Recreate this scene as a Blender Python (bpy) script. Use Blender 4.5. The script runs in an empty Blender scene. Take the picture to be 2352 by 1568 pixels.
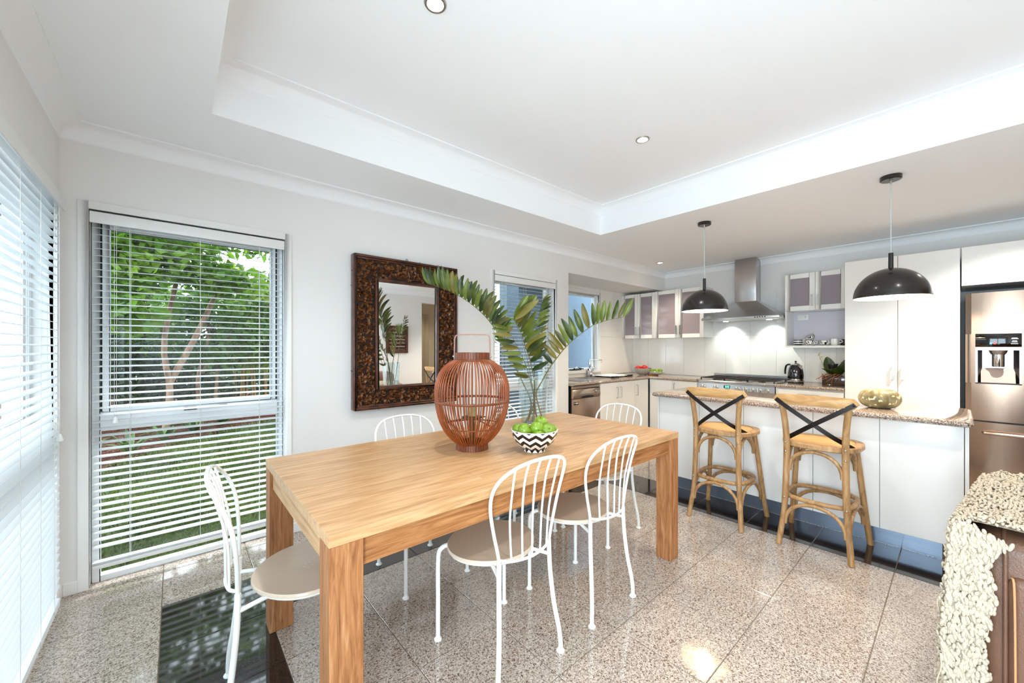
import bpy, bmesh, math, random
from math import sin, cos, pi, radians, sqrt, atan2
from mathutils import Vector, Matrix, noise
random.seed(7)
sc = bpy.context.scene
COL = sc.collection
# ------------------------------------------------------------------ camera
CAM_A = 0.856484                      # heading of the lens in the floor plan
cam_d = bpy.data.cameras.new('camera'); cam = bpy.data.objects.new('camera', cam_d); COL.objects.link(cam)
cam.location = (0, 0, 1.27); cam.rotation_euler = (pi / 2, 0, CAM_A - pi / 2)
cam_d.sensor_width = 36; cam_d.lens = 892.4 / 2352 * 36; cam_d.shift_y = 13.8 / 2352; cam_d.clip_start = 0.02
sc.camera = cam
# ------------------------------------------------------------------ sky, exposure
W = bpy.data.worlds.new('sky'); sc.world = W; W.use_nodes = True
wn = W.node_tree; wn.nodes['Background'].inputs[0].default_value = (0.80, 0.91, 1.0, 1); wn.nodes['Background'].inputs[1].default_value = 5.6
vs = sc.view_settings; vs.view_transform = 'Standard'; vs.look = 'None'; vs.gamma = 1; vs.use_curve_mapping = False; vs.exposure = 0.16
cy = sc.cycles; cy.max_bounces = 12; cy.diffuse_bounces = 6; cy.glossy_bounces = 5; cy.transmission_bounces = 10; cy.transparent_max_bounces = 24
cy.caustics_reflective = False; cy.caustics_refractive = False; cy.sample_clamp_indirect = 6; cy.use_denoising = True
def lamp(name, kind, loc, power, color, rot=(0, 0, 0), **kw):
    d = bpy.data.lights.new(name, kind); d.energy = power; d.color = color
    for k, v in kw.items(): setattr(d, k, v)
    o = bpy.data.objects.new(name, d); COL.objects.link(o); o.location = loc; o.rotation_euler = rot
    return o
# soft sunlight on the garden, daylight entering through the glass doors behind the camera
lamp('sun', 'SUN', (0, 12, 12), 3.0, (1.0, 0.95, 0.86), (radians(38), radians(-8), radians(160)), angle=radians(8))
lamp('door_daylight', 'AREA', (-0.98, -0.40, 0.95), 135, (0.74, 0.88, 1.0), (0, radians(-104), 0), shape='RECTANGLE', size=1.8, size_y=1.7)
# ------------------------------------------------------------------ helpers
LOCS = {}
class B:
    """collects geometry, builds ONE mesh object"""
    def __init__(s): s.v = []; s.f = []; s.M = None
    def add(s, vs, fs):
        n = len(s.v)
        if s.M is not None: vs = [s.M @ Vector(p) for p in vs]
        s.v.extend([tuple(p) for p in vs]); s.f.extend([tuple(i + n for i in f) for f in fs]); return s
    def box(s, x0, x1, y0, y1, z0, z1):
        return s.add([(x0, y0, z0), (x1, y0, z0), (x1, y1, z0), (x0, y1, z0), (x0, y0, z1), (x1, y0, z1), (x1, y1, z1), (x0, y1, z1)],
              [(0, 3, 2, 1), (4, 5, 6, 7), (0, 1, 5, 4), (1, 2, 6, 5), (2, 3, 7, 6), (3, 0, 4, 7)])
    def prism(s, poly, a, b, axis='z'):
        n = len(poly)
        def P(p, h): return (p[0], p[1], h) if axis == 'z' else ((p[0], h, p[1]) if axis == 'y' else (h, p[0], p[1]))
        vs = [P(p, a) for p in poly] + [P(p, b) for p in poly]
        fs = [tuple(range(n - 1, -1, -1)), tuple(range(n, 2 * n))] + [(i, (i + 1) % n, n + (i + 1) % n, n + i) for i in range(n)]
        return s.add(vs, fs)
    def tube(s, pts, r, n=8, closed=False, cap=True):
        pts = [Vector(p) for p in pts]; m = len(pts); rr = r if isinstance(r, (list, tuple)) else [r] * m
        vs = []; N = None
        for i in range(m):
            if closed: T = pts[(i + 1) % m] - pts[i - 1]
            else: T = pts[min(i + 1, m - 1)] - pts[max(i - 1, 0)]
            T.normalize()
            if N is None:
                N = T.orthogonal().normalized()
            N = (N - T * N.dot(T)).normalized(); Bn = T.cross(N)
            for k in range(n):
                a = 2 * pi * k / n; vs.append(pts[i] + (N * cos(a) + Bn * sin(a)) * rr[i])
        fs = []
        for i in range(m if closed else m - 1):
            j = (i + 1) % m
            for k in range(n): fs.append((i * n + k, i * n + (k + 1) % n, j * n + (k + 1) % n, j * n + k))
        if cap and not closed: fs += [tuple(range(n - 1, -1, -1)), tuple(range((m - 1) * n, m * n))]
        return s.add(vs, fs)
    def lathe(s, prof, c=(0, 0, 0), n=24, cap=True):
        vs = []; m = len(prof)
        for r, z in prof:
            for k in range(n): a = 2 * pi * k / n; vs.append((c[0] + r * cos(a), c[1] + r * sin(a), c[2] + z))
        fs = []
        for i in range(m - 1):
            for k in range(n): fs.append((i * n + k, i * n + (k + 1) % n, (i + 1) * n + (k + 1) % n, (i + 1) * n + k))
        if cap: fs += [tuple(range(n - 1, -1, -1)), tuple(range((m - 1) * n, m * n))]
        return s.add(vs, fs)
    def ball(s, c, r, n=12, m=8, R=None):
        r = r if isinstance(r, (tuple, list)) else (r, r, r); vs = [(0, 0, -r[2])]
        for i in range(1, m):
            t = pi * i / m - pi / 2
            for k in range(n): a = 2 * pi * k / n; vs.append((r[0] * cos(t) * cos(a), r[1] * cos(t) * sin(a), r[2] * sin(t)))
        vs.append((0, 0, r[2])); fs = []
        for k in range(n):
            fs.append((0, 1 + (k + 1) % n, 1 + k)); fs.append((len(vs) - 1, 1 + (m - 2) * n + k, 1 + (m - 2) * n + (k + 1) % n))
        for i in range(m - 2):
            for k in range(n): fs.append((1 + i * n + k, 1 + i * n + (k + 1) % n, 1 + (i + 1) * n + (k + 1) % n, 1 + (i + 1) * n + k))
        c = Vector(c)
        return s.add([c + ((R @ Vector(p)) if R else Vector(p)) for p in vs], fs)
    def ribbon(s, pts, wd, w, t):
        """flat bar: wd = width direction at each point"""
        vs = []; pts = [Vector(p) for p in pts]; m = len(pts)
        for i in range(m):
            T = (pts[min(i + 1, m - 1)] - pts[max(i - 1, 0)]).normalized(); d = Vector(wd[i] if isinstance(wd, list) else wd)
            d = (d - T * d.dot(T)).normalized(); n = T.cross(d)
            for a, b in ((-1, -1), (1, -1), (1, 1), (-1, 1)): vs.append(pts[i] + d * (a * w / 2) + n * (b * t / 2))
        fs = [(0, 3, 2, 1), tuple((m - 1) * 4 + k for k in range(4))]
        for i in range(m - 1):
            for k in range(4): fs.append((i * 4 + k, i * 4 + (k + 1) % 4, i * 4 + 4 + (k + 1) % 4, i * 4 + 4 + k))
        return s.add(vs, fs)
    def sheet(s, fn, nu, nv):
        vs = [fn(i / nu, j / nv) for j in range(nv + 1) for i in range(nu + 1)]
        return s.add(vs, [(j * (nu + 1) + i, j * (nu + 1) + i + 1, (j + 1) * (nu + 1) + i + 1, (j + 1) * (nu + 1) + i) for j in range(nv) for i in range(nu)])
    def build(s, name, mat, parent=None, smooth=None, bevel=0, seg=2, kind=None, org=None, label=None):
        me = bpy.data.meshes.new(name)
        o3 = Vector(LOCS.get(parent.name, (0, 0, 0))) if parent else Vector((0, 0, 0))
        if org is not None: o3 = o3 + Vector(org)
        vs = s.v if o3.length == 0 else [(p[0] - o3.x, p[1] - o3.y, p[2] - o3.z) for p in s.v]
        me.from_pydata(vs, [], s.f); me.update()
        if bevel:
            bm = bmesh.new(); bm.from_mesh(me); bmesh.ops.remove_doubles(bm, verts=bm.verts, dist=1e-5)
            es = [e for e in bm.edges if len(e.link_faces) == 2 and e.calc_face_angle(0) > 0.5]
            bmesh.ops.bevel(bm, geom=es, offset=bevel, segments=seg, affect='EDGES', profile=0.5, clamp_overlap=True)
            bm.to_mesh(me); bm.free(); smooth = 0.6 if smooth is None else smooth
        if smooth:
            me.polygons.foreach_set('use_smooth', [True] * len(me.polygons)); me.set_sharp_from_angle(angle=smooth if smooth is not True else 1.2)
        me.materials.append(mat)
        o = bpy.data.objects.new(name, me); COL.objects.link(o)
        if parent: o.parent = parent
        if org is not None: o.location = org
        LOCS[o.name] = tuple(o3)
        if kind: o['kind'] = kind
        if label: o['label'] = label
        return o
def tag(o, label, cat, group=None):
    o['label'] = label; o['category'] = cat
    if group: o['group'] = group
    return o
def thing(name, label, cat, loc=(0, 0, 0), group=None):
    o = bpy.data.objects.new(name, None); COL.objects.link(o); o.location = loc; o.empty_display_size = 0.05
    LOCS[o.name] = tuple(loc); return tag(o, label, cat, group)
def struct(name, loc=(0, 0, 0)):
    o = bpy.data.objects.new(name, None); COL.objects.link(o); o.location = loc; o['kind'] = 'structure'; LOCS[o.name] = tuple(loc); return o
def inst(src, name, parent, loc=None, mtx=None):
    """another part that shares the mesh of src"""
    o = bpy.data.objects.new(name, src.data); COL.objects.link(o); o.parent = parent
    if mtx is not None: o.matrix_local = mtx
    elif loc is not None: o.location = loc
    return o
def dup(root, loc, rz=0, label=None):
    r = root.copy(); COL.objects.link(r); r.location = loc; r.rotation_euler = (0, 0, rz)
    if label: r['label'] = label
    for ch in list(root.children):
        c = ch.copy(); COL.objects.link(c); c.parent = r
        for g in list(ch.children):
            d = g.copy(); COL.objects.link(d); d.parent = c
    return r
def cat_rom(pts, n=6, closed=False):
    pts = [Vector(p) for p in pts]; m = len(pts); out = []
    for i in range(m if closed else m - 1):
        if closed: a, b, c, d = pts[i - 1], pts[i], pts[(i + 1) % m], pts[(i + 2) % m]
        else: a, b, c, d = pts[max(i - 1, 0)], pts[i], pts[i + 1], pts[min(i + 2, m - 1)]
        for k in range(n):
            t = k / n; out.append(0.5 * ((2 * b) + (c - a) * t + (2 * a - 5 * b + 4 * c - d) * t * t + (3 * b - a - 3 * c + d) * t ** 3))
    if not closed: out.append(pts[-1])
    return out
def arc(cx, cy, r, a0, a1, n): return [(cx + r * cos(a0 + (a1 - a0) * i / n), cy + r * sin(a0 + (a1 - a0) * i / n)) for i in range(n + 1)]
def rrect(x0, x1, y0, y1, r, n=4):
    return arc(x1 - r, y0 + r, r, -pi / 2, 0, n) + arc(x1 - r, y1 - r, r, 0, pi / 2, n) + arc(x0 + r, y1 - r, r, pi / 2, pi, n) + arc(x0 + r, y0 + r, r, pi, 1.5 * pi, n)
FW = Vector((cos(CAM_A), sin(CAM_A), 0)); RT = Vector((sin(CAM_A), -cos(CAM_A), 0))
def at(x, y, depth):
    """a surveyed point: photo pixel and its measured distance along the lens axis"""
    return Vector((0, 0, 1.27)) + depth * (FW + RT * ((x - 1176) / 892.4) + Vector((0, 0, (797.8 - y) / 892.4)))
# ------------------------------------------------------------------ materials
def srgb(r, g, b):
    f = lambda c: (c / 255 / 12.92) if c / 255 <= 0.04045 else ((c / 255 + 0.055) / 1.055) ** 2.4
    return (f(r), f(g), f(b), 1)
def new_mat(name):
    m = bpy.data.materials.new(name); m.use_nodes = True; nt = m.node_tree; return m, nt, nt.nodes['Principled BSDF']
def nd(nt, t, **kw):
    n = nt.nodes.new(t)
    for k, v in kw.items():
        if k.startswith('i_'): n.inputs[k[2:].replace('_', ' ')].default_value = v
        else: setattr(n, k, v)
    return n
def pm(name, col, rough=0.5, metal=0, spec=0.5, coat=0, vary=0.06, nscale=6, stretch=(1, 1, 1), bump=0, bscale=60, rnd=0, emit=None, estr=1, trans=0, ior=1.5, sub=0, coord='Object', aniso=0):
    """principled surface whose colour drifts with a noise field"""
    m, nt, p = new_mat(name); L = nt.links.new
    tc = nd(nt, 'ShaderNodeTexCoord'); mp = nd(nt, 'ShaderNodeMapping'); mp.inputs['Scale'].default_value = stretch
    L(tc.outputs[coord], mp.inputs[0])
    nz = nd(nt, 'ShaderNodeTexNoise'); nz.inputs['Scale'].default_value = nscale; nz.inputs['Detail'].default_value = 4; L(mp.outputs[0], nz.inputs['Vector'])
    mr = nd(nt, 'ShaderNodeMapRange'); mr.inputs[1].default_value = 0.25; mr.inputs[2].default_value = 0.75; mr.inputs[3].default_value = 1 - vary; mr.inputs[4].default_value = 1 + vary
    L(nz.outputs[0], mr.inputs[0]); val = mr.outputs[0]
    if rnd:
        oi = nd(nt, 'ShaderNodeObjectInfo'); r2 = nd(nt, 'ShaderNodeMapRange'); r2.inputs[3].default_value = 1 - rnd; r2.inputs[4].default_value = 1 + rnd
        L(oi.outputs['Random'], r2.inputs[0]); mu = nd(nt, 'ShaderNodeMath', operation='MULTIPLY'); L(val, mu.inputs[0]); L(r2.outputs[0], mu.inputs[1]); val = mu.outputs[0]
    hs = nd(nt, 'ShaderNodeHueSaturation'); hs.inputs['Color'].default_value = col; L(val, hs.inputs['Value']); L(hs.outputs[0], p.inputs['Base Color'])
    p.inputs['Roughness'].default_value = rough; p.inputs['Metallic'].default_value = metal; p.inputs['Specular IOR Level'].default_value = spec
    p.inputs['Coat Weight'].default_value = coat; p.inputs['Coat Roughness'].default_value = 0.04; p.inputs['IOR'].default_value = ior
    p.inputs['Transmission Weight'].default_value = trans; p.inputs['Subsurface Weight'].default_value = sub; p.inputs['Anisotropic'].default_value = aniso
    if emit: p.inputs['Emission Color'].default_value = emit; p.inputs['Emission Strength'].default_value = estr
    if bump:
        n2 = nd(nt, 'ShaderNodeTexNoise'); n2.inputs['Scale'].default_value = bscale; n2.inputs['Detail'].default_value = 3; L(mp.outputs[0], n2.inputs['Vector'])
        bp = nd(nt, 'ShaderNodeBump'); bp.inputs['Strength'].default_value = bump; bp.inputs['Distance'].default_value = 0.004; L(n2.outputs[0], bp.inputs['Height']); L(bp.outputs[0], p.inputs['Normal'])
    return m
def ramp_mat(name, stops, scale, rough=0.4, spec=0.5, coat=0, detail=4, stretch=(1, 1, 1), coord='pos', distort=0, interp='LINEAR', bump=0, rnd=0, metal=0, rr=0.5):
    """colour ramp over noise, for stone and wood"""
    m, nt, p = new_mat(name); L = nt.links.new
    src = nd(nt, 'ShaderNodeNewGeometry').outputs['Position'] if coord == 'pos' else nd(nt, 'ShaderNodeTexCoord').outputs['Object']
    mp = nd(nt, 'ShaderNodeMapping'); mp.inputs['Scale'].default_value = stretch; L(src, mp.inputs[0]); vec = mp.outputs[0]
    if rnd:
        oi = nd(nt, 'ShaderNodeObjectInfo'); sc_ = nd(nt, 'ShaderNodeMath', operation='MULTIPLY'); sc_.inputs[1].default_value = 37.0; L(oi.outputs['Random'], sc_.inputs[0])
        ad = nd(nt, 'ShaderNodeVectorMath', operation='ADD'); L(vec, ad.inputs[0]); L(sc_.outputs[0], ad.inputs[1]); vec = ad.outputs[0]
    nz = nd(nt, 'ShaderNodeTexNoise'); nz.inputs['Scale'].default_value = scale; nz.inputs['Detail'].default_value = detail; nz.inputs['Roughness'].default_value = rr; nz.inputs['Distortion'].default_value = distort; L(vec, nz.inputs['Vector'])
    cr = nd(nt, 'ShaderNodeValToRGB'); cr.color_ramp.interpolation = interp
    while len(cr.color_ramp.elements) < len(stops): cr.color_ramp.elements.new(0.5)
    for e, (ps, c) in zip(cr.color_ramp.elements, stops): e.position = ps; e.color = c
    L(nz.outputs[0], cr.inputs[0]); out = cr.outputs[0]
    if rnd:
        r2 = nd(nt, 'ShaderNodeMapRange'); r2.inputs[3].default_value = 1 - rnd; r2.inputs[4].default_value = 1 + rnd; L(oi.outputs['Random'], r2.inputs[0])
        hs = nd(nt, 'ShaderNodeHueSaturation'); L(out, hs.inputs['Color']); L(r2.outputs[0], hs.inputs['Value']); out = hs.outputs[0]
    L(out, p.inputs['Base Color']); p.inputs['Roughness'].default_value = rough; p.inputs['Specular IOR Level'].default_value = spec; p.inputs['Metallic'].default_value = metal
    p.inputs['Coat Weight'].default_value = coat; p.inputs['Coat Roughness'].default_value = 0.02
    if bump:
        bp = nd(nt, 'ShaderNodeBump'); bp.inputs['Strength'].default_value = bump; bp.inputs['Distance'].default_value = 0.002; L(nz.outputs[0], bp.inputs['Height']); L(bp.outputs[0], p.inputs['Normal'])
    return m
def glass_mat(name, tint=(1, 1, 1, 1), refl=1.0, rough=0.0):
    """thin pane: clear with a fresnel sheen, daylight passes straight through"""
    m, nt, p = new_mat(name); L = nt.links.new; nt.nodes.remove(p)
    tr = nd(nt, 'ShaderNodeBsdfTransparent'); tr.inputs[0].default_value = tint; gl = nd(nt, 'ShaderNodeBsdfGlossy'); gl.inputs['Roughness'].default_value = rough
    fr = nd(nt, 'ShaderNodeFresnel'); ge = nd(nt, 'ShaderNodeNewGeometry'); io = nd(nt, 'ShaderNodeMapRange'); io.inputs[3].default_value = 1.5; io.inputs[4].default_value = 1 / 1.5; L(ge.outputs['Backfacing'], io.inputs[0]); L(io.outputs[0], fr.inputs[0]); mu = nd(nt, 'ShaderNodeMath', operation='MULTIPLY'); mu.inputs[1].default_value = refl; L(fr.outputs[0], mu.inputs[0])
    mx = nd(nt, 'ShaderNodeMixShader'); L(mu.outputs[0], mx.inputs[0]); L(tr.outputs[0], mx.inputs[1]); L(gl.outputs[0], mx.inputs[2]); L(mx.outputs[0], nt.nodes['Material Output'].inputs[0])
    return m
def leaf_mat(name, c1, c2, trans=0.45, rough=0.45, scale=3):
    m, nt, p = new_mat(name); L = nt.links.new
    g = nd(nt, 'ShaderNodeNewGeometry'); nz = nd(nt, 'ShaderNodeTexNoise'); nz.inputs['Scale'].default_value = scale; L(g.outputs['Position'], nz.inputs['Vector'])
    oi = nd(nt, 'ShaderNodeObjectInfo'); ad = nd(nt, 'ShaderNodeMath', operation='ADD'); L(nz.outputs[0], ad.inputs[0]); m2 = nd(nt, 'ShaderNodeMath', operation='MULTIPLY_ADD'); m2.inputs[1].default_value = 0.5; m2.inputs[2].default_value = -0.25; L(oi.outputs['Random'], m2.inputs[0]); L(m2.outputs[0], ad.inputs[1])
    cr = nd(nt, 'ShaderNodeValToRGB'); cr.color_ramp.elements[0].color = c1; cr.color_ramp.elements[1].color = c2; cr.color_ramp.elements[0].position = 0.3; cr.color_ramp.elements[1].position = 0.72
    L(ad.outputs[0], cr.inputs[0]); L(cr.outputs[0], p.inputs['Base Color']); p.inputs['Roughness'].default_value = rough
    tl = nd(nt, 'ShaderNodeBsdfTranslucent'); L(cr.outputs[0], tl.inputs[0]); mx = nd(nt, 'ShaderNodeMixShader'); mx.inputs[0].default_value = trans
    L(p.outputs[0], mx.inputs[1]); L(tl.outputs[0], mx.inputs[2]); L(mx.outputs[0], nt.nodes['Material Output'].inputs[0])
    return m
M = {}
M['wall'] = pm('wall_paint', srgb(236, 235, 233), 0.75, vary=0.008, nscale=2, coord='Object')
M['ceiling'] = pm('ceiling_paint', srgb(248, 250, 252), 0.85, vary=0.006, nscale=2)
M['trim'] = pm('trim_gloss', srgb(238, 238, 236), 0.35, vary=0.01)
M['white_alu'] = pm('white_aluminium', srgb(246, 249, 251), 0.3, vary=0.01)
M['slat'] = pm('blind_slat', srgb(246, 247, 247), 0.4, vary=0.01, rnd=0.012)
nt = M['slat'].node_tree; p = nt.nodes['Principled BSDF']; tl = nd(nt, 'ShaderNodeBsdfTranslucent'); tl.inputs[0].default_value = srgb(236, 242, 246); mx = nd(nt, 'ShaderNodeMixShader'); mx.inputs[0].default_value = 0.36
nt.links.new(p.outputs[0], mx.inputs[1]); nt.links.new(tl.outputs[0], mx.inputs[2]); nt.links.new(mx.outputs[0], nt.nodes['Material Output'].inputs[0])
M['cord'] = pm('blind_cord', srgb(225, 225, 222), 0.8)
M['black'] = pm('black_seal', srgb(18, 18, 20), 0.6)
M['glass'] = glass_mat('window_glass', (0.97, 0.985, 0.98, 1), 0.5)
M['grout'] = pm('grout', srgb(128, 112, 96), 0.9, bump=0.4, bscale=300)
M['granite'] = ramp_mat('light_granite', [(0.0, srgb(70, 52, 44)), (0.38, srgb(98, 78, 67)), (0.45, srgb(158, 142, 130)), (0.54, srgb(190, 178, 166)), (0.70, srgb(212, 203, 192))], 150, 0.07, 0.9, detail=3, distort=1.2, rnd=0.035)
M['dark_granite'] = ramp_mat('dark_granite', [(0.0, srgb(16, 13, 12)), (0.5, srgb(34, 29, 27)), (0.7, srgb(66, 58, 54))], 160, 0.05, 0.8, detail=3, rnd=0.05)
M['counter'] = ramp_mat('counter_granite', [(0.0, srgb(60, 46, 40)), (0.40, srgb(96, 76, 66)), (0.5, srgb(158, 140, 126)), (0.62, srgb(206, 192, 178)), (0.8, srgb(226, 216, 206))], 150, 0.06, 0.6, detail=3, distort=0.8)
M['gloss'] = pm('white_gloss_laminate', srgb(238, 237, 233), 0.12, vary=0.006, nscale=2, spec=0.5)
M['carcass'] = pm('white_carcass', srgb(226, 224, 220), 0.5, vary=0.01)
M['kick'] = pm('brushed_kick', srgb(150, 165, 185), 0.28, metal=0.85, vary=0.08, nscale=20, stretch=(1, 0.1, 8))
M['steel'] = pm('brushed_steel_room_tint', srgb(178, 154, 136), 0.27, metal=1, vary=0.05, nscale=30, stretch=(1, 1, 0.04), bump=0.03, bscale=120, aniso=0.4)  # warm reflection of the room is tinted into this steel colour
M['steel_h'] = pm('brushed_panel_room_tint', srgb(182, 162, 146), 0.24, metal=1, vary=0.05, nscale=40, stretch=(0.06, 0.06, 3), aniso=0.3)  # the same warm room reflection, mixed into the panel colour
M['steel_n'] = pm('neutral_steel', srgb(196, 190, 188), 0.26, metal=1, vary=0.05, nscale=30, stretch=(1, 1, 0.04), bump=0.03, bscale=120, aniso=0.4)
M['steel_c'] = pm('cooker_steel', srgb(206, 206, 206), 0.22, metal=1, vary=0.04, nscale=40, stretch=(0.06, 0.06, 3), aniso=0.3)
M['chrome'] = pm('chrome', srgb(225, 226, 228), 0.08, metal=1, vary=0.02)
M['nickel'] = pm('satin_nickel', srgb(190, 186, 180), 0.3, metal=1, vary=0.03)
M['iron'] = pm('cast_iron', srgb(38, 30, 26), 0.5, vary=0.1, bump=0.2)
M['wtile'] = pm('white_wall_tile', srgb(240, 239, 235), 0.1, vary=0.008, nscale=3, rnd=0.01)
M['frost'] = pm('frosted_cabinet_glass', srgb(150, 142, 146), 0.18, vary=0.04, nscale=2)
M['wood_top'] = ramp_mat('table_top_wood', [(0.15, srgb(150, 108, 70)), (0.42, srgb(186, 143, 98)), (0.58, srgb(200, 160, 116)), (0.85, srgb(214, 180, 138))], 5.5, 0.33, 0.4, detail=6, stretch=(1, 11, 11), coord='obj', distort=0.5, bump=0.06, rnd=0.06)
M['wood_leg'] = ramp_mat('table_leg_wood', [(0.2, srgb(98, 58, 32)), (0.42, srgb(150, 96, 56)), (0.58, srgb(174, 120, 76)), (0.8, srgb(200, 158, 114))], 5, 0.5, 0.35, detail=7, stretch=(12, 12, 0.9), coord='obj', distort=1.2, bump=0.25, rnd=0.05, rr=0.6)
M['wood_apron'] = ramp_mat('table_apron_wood', [(0.2, srgb(96, 56, 30)), (0.45, srgb(152, 98, 54)), (0.7, srgb(186, 132, 82))], 5, 0.5, 0.35, detail=7, stretch=(0.9, 12, 12), coord='obj', distort=1.0, bump=0.25, rnd=0.07, rr=0.6)
M['stool_wood'] = ramp_mat('bentwood', [(0.2, srgb(122, 84, 48)), (0.45, srgb(164, 124, 80)), (0.6, srgb(180, 141, 96)), (0.85, srgb(198, 164, 120))], 6, 0.42, 0.4, detail=6, stretch=(5, 5, 1), coord='obj', distort=1.5, bump=0.08, rnd=0.04)
M['cane'] = None
M['strap'] = pm('dark_steel_strap', srgb(34, 28, 26), 0.45, metal=0.6, vary=0.1)
M['chair_white'] = pm('white_enamel', srgb(240, 241, 238), 0.28, vary=0.01, coat=0.3)
M['seat_tan'] = pm('seat_board', srgb(216, 196, 174), 0.30, vary=0.015, coat=0.3)
M['rattan'] = pm('rattan', srgb(142, 68, 24), 0.36, vary=0.28, nscale=20, stretch=(1, 1, 0.4), rnd=0.16, coat=0.15)
M['rattan_d'] = pm('rattan_band', srgb(112, 54, 22), 0.42, vary=0.3, nscale=30, stretch=(1, 1, 0.2), rnd=0.2)
M['carve'] = ramp_mat('carved_wood', [(0.25, srgb(62, 32, 16)), (0.5, srgb(108, 62, 30)), (0.72, srgb(156, 104, 58))], 34, 0.2, 0.9, coat=0.8, detail=4)
M['carve_d'] = ramp_mat('frame_wood', [(0.3, srgb(44, 20, 10)), (0.6, srgb(92, 46, 22))], 14, 0.32, 0.5, coat=0.3, detail=5, stretch=(1, 1, 1))
M['mirror'] = pm('mirror_silver', srgb(240, 242, 242), 0.0, metal=1, vary=0.0)
M['lampblack'] = pm('black_lamp_enamel', srgb(24, 18, 15), 0.24, vary=0.05, coat=0.3)
M['lampwhite'] = pm('white_lamp_inside', srgb(245, 236, 214), 0.5)
M['leather'] = pm('brown_leather', srgb(108, 76, 58), 0.36, vary=0.14, nscale=9, bump=0.25, bscale=220, coat=0.1)
M['stitch'] = pm('stitching', srgb(190, 140, 98), 0.7)
M['wool'] = pm('cream_wool', srgb(190, 178, 158), 0.95, vary=0.03, nscale=40, sub=0.0)
M['apple'] = pm('green_apple', srgb(116, 148, 34), 0.28, vary=0.16, nscale=14, rnd=0.08, coat=0.2)
M['tomato'] = pm('red_tomato', srgb(206, 38, 22), 0.25, vary=0.08, rnd=0.08, coat=0.3)
M['stalk'] = pm('stalk', srgb(84, 60, 30), 0.7)
M['ceramic'] = pm('white_ceramic', srgb(240, 238, 234), 0.2, vary=0.01)
M['frond'] = leaf_mat('frond_leaflet', srgb(38, 56, 16), srgb(110, 124, 46), 0.2, 0.3, 9)
M['frond_b'] = leaf_mat('frond_leaflet_bronze', srgb(74, 76, 26), srgb(126, 114, 44), 0.18, 0.4, 9)
M['stem'] = pm('frond_stem', srgb(98, 96, 46), 0.5, vary=0.2, nscale=14)
M['plastic_k'] = pm('black_plastic', srgb(14, 13, 14), 0.25, vary=0.05)
# ================================================================== ROOM
XL, XK, YB, YA, YF, ZC, ZR = -0.445, 5.752, 3.0, 3.57, -1.46, 2.42, 2.69
def wallmesh(name, boxes, mat=None):
    b = B()
    for q in boxes: b.box(*q)
    return b.build(name, mat or M['wall'], kind='structure')
W1 = (-0.343, 0.562); W2 = (2.367, 3.245)
wall_back = wallmesh('wall_back', [(-0.6, W1[0], YB, 3.14, 0, 2.8), (W1[1], W2[0], YB, 3.14, 0, 2.8), (W2[1], 3.474, YB, 3.14, 0, 2.8), (W1[0], W1[1], YB, 3.14, 1.999, 2.8), (W2[0], W2[1], YB, 3.14, 1.993, 2.8), (3.40, 3.474, 3.14, 3.71, 0, 2.8)])
M['render'] = pm('blue_grey_render', srgb(92, 110, 126), 0.85, vary=0.03, nscale=3, bump=0.1, bscale=120)
wallmesh('wall_outside', [(3.33, 3.40, 3.141, 3.71, -0.1, 2.8)], M['render'])
wall_bulk = wallmesh('wall_bulkhead', [(3.474, XK, YB, YA, 2.145, 2.8)])
W3 = (3.74, 4.826, 0.94, 2.055)
wall_alc = wallmesh('wall_alcove', [(3.474, W3[0], YA, 3.71, 0, 2.8), (W3[1], 5.9, YA, 3.71, 0, 2.8), (W3[0], W3[1], YA, 3.71, 0, W3[2]), (W3[0], W3[1], YA, 3.71, W3[3], 2.8)])
wall_right = wallmesh('wall_right', [(XK, 5.9, -3.2, YA, 0, 2.8)])
WL = (0.75, 2.87)
wall_left = wallmesh('wall_left', [(-0.6, XL, YF, -1.28, 0, 2.8), (-0.6, XL, 0.48, WL[0], 0, 2.8), (-0.6, XL, -1.28, 0.48, 2.1, 2.8), (-0.6, XL, WL[1], YB, 0, 2.8), (-0.6, XL, WL[0], WL[1], 1.999, 2.8)])
wall_front = wallmesh('wall_front', [(-0.6, 3.9, -1.6, YF, 0, 2.8), (3.9, 5.2, -1.6, YF, 2.2, 2.8), (5.2, XK, -1.6, YF, 0, 2.8)])
M['hall'] = pm('hall_paint', srgb(226, 214, 192), 0.8, vary=0.01)
wallmesh('wall_hall', [(3.76, 3.9, -3.2, -1.6, 0, 2.8), (3.9, XK, -3.34, -3.2, 0, 2.8)], M['hall'])
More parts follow.
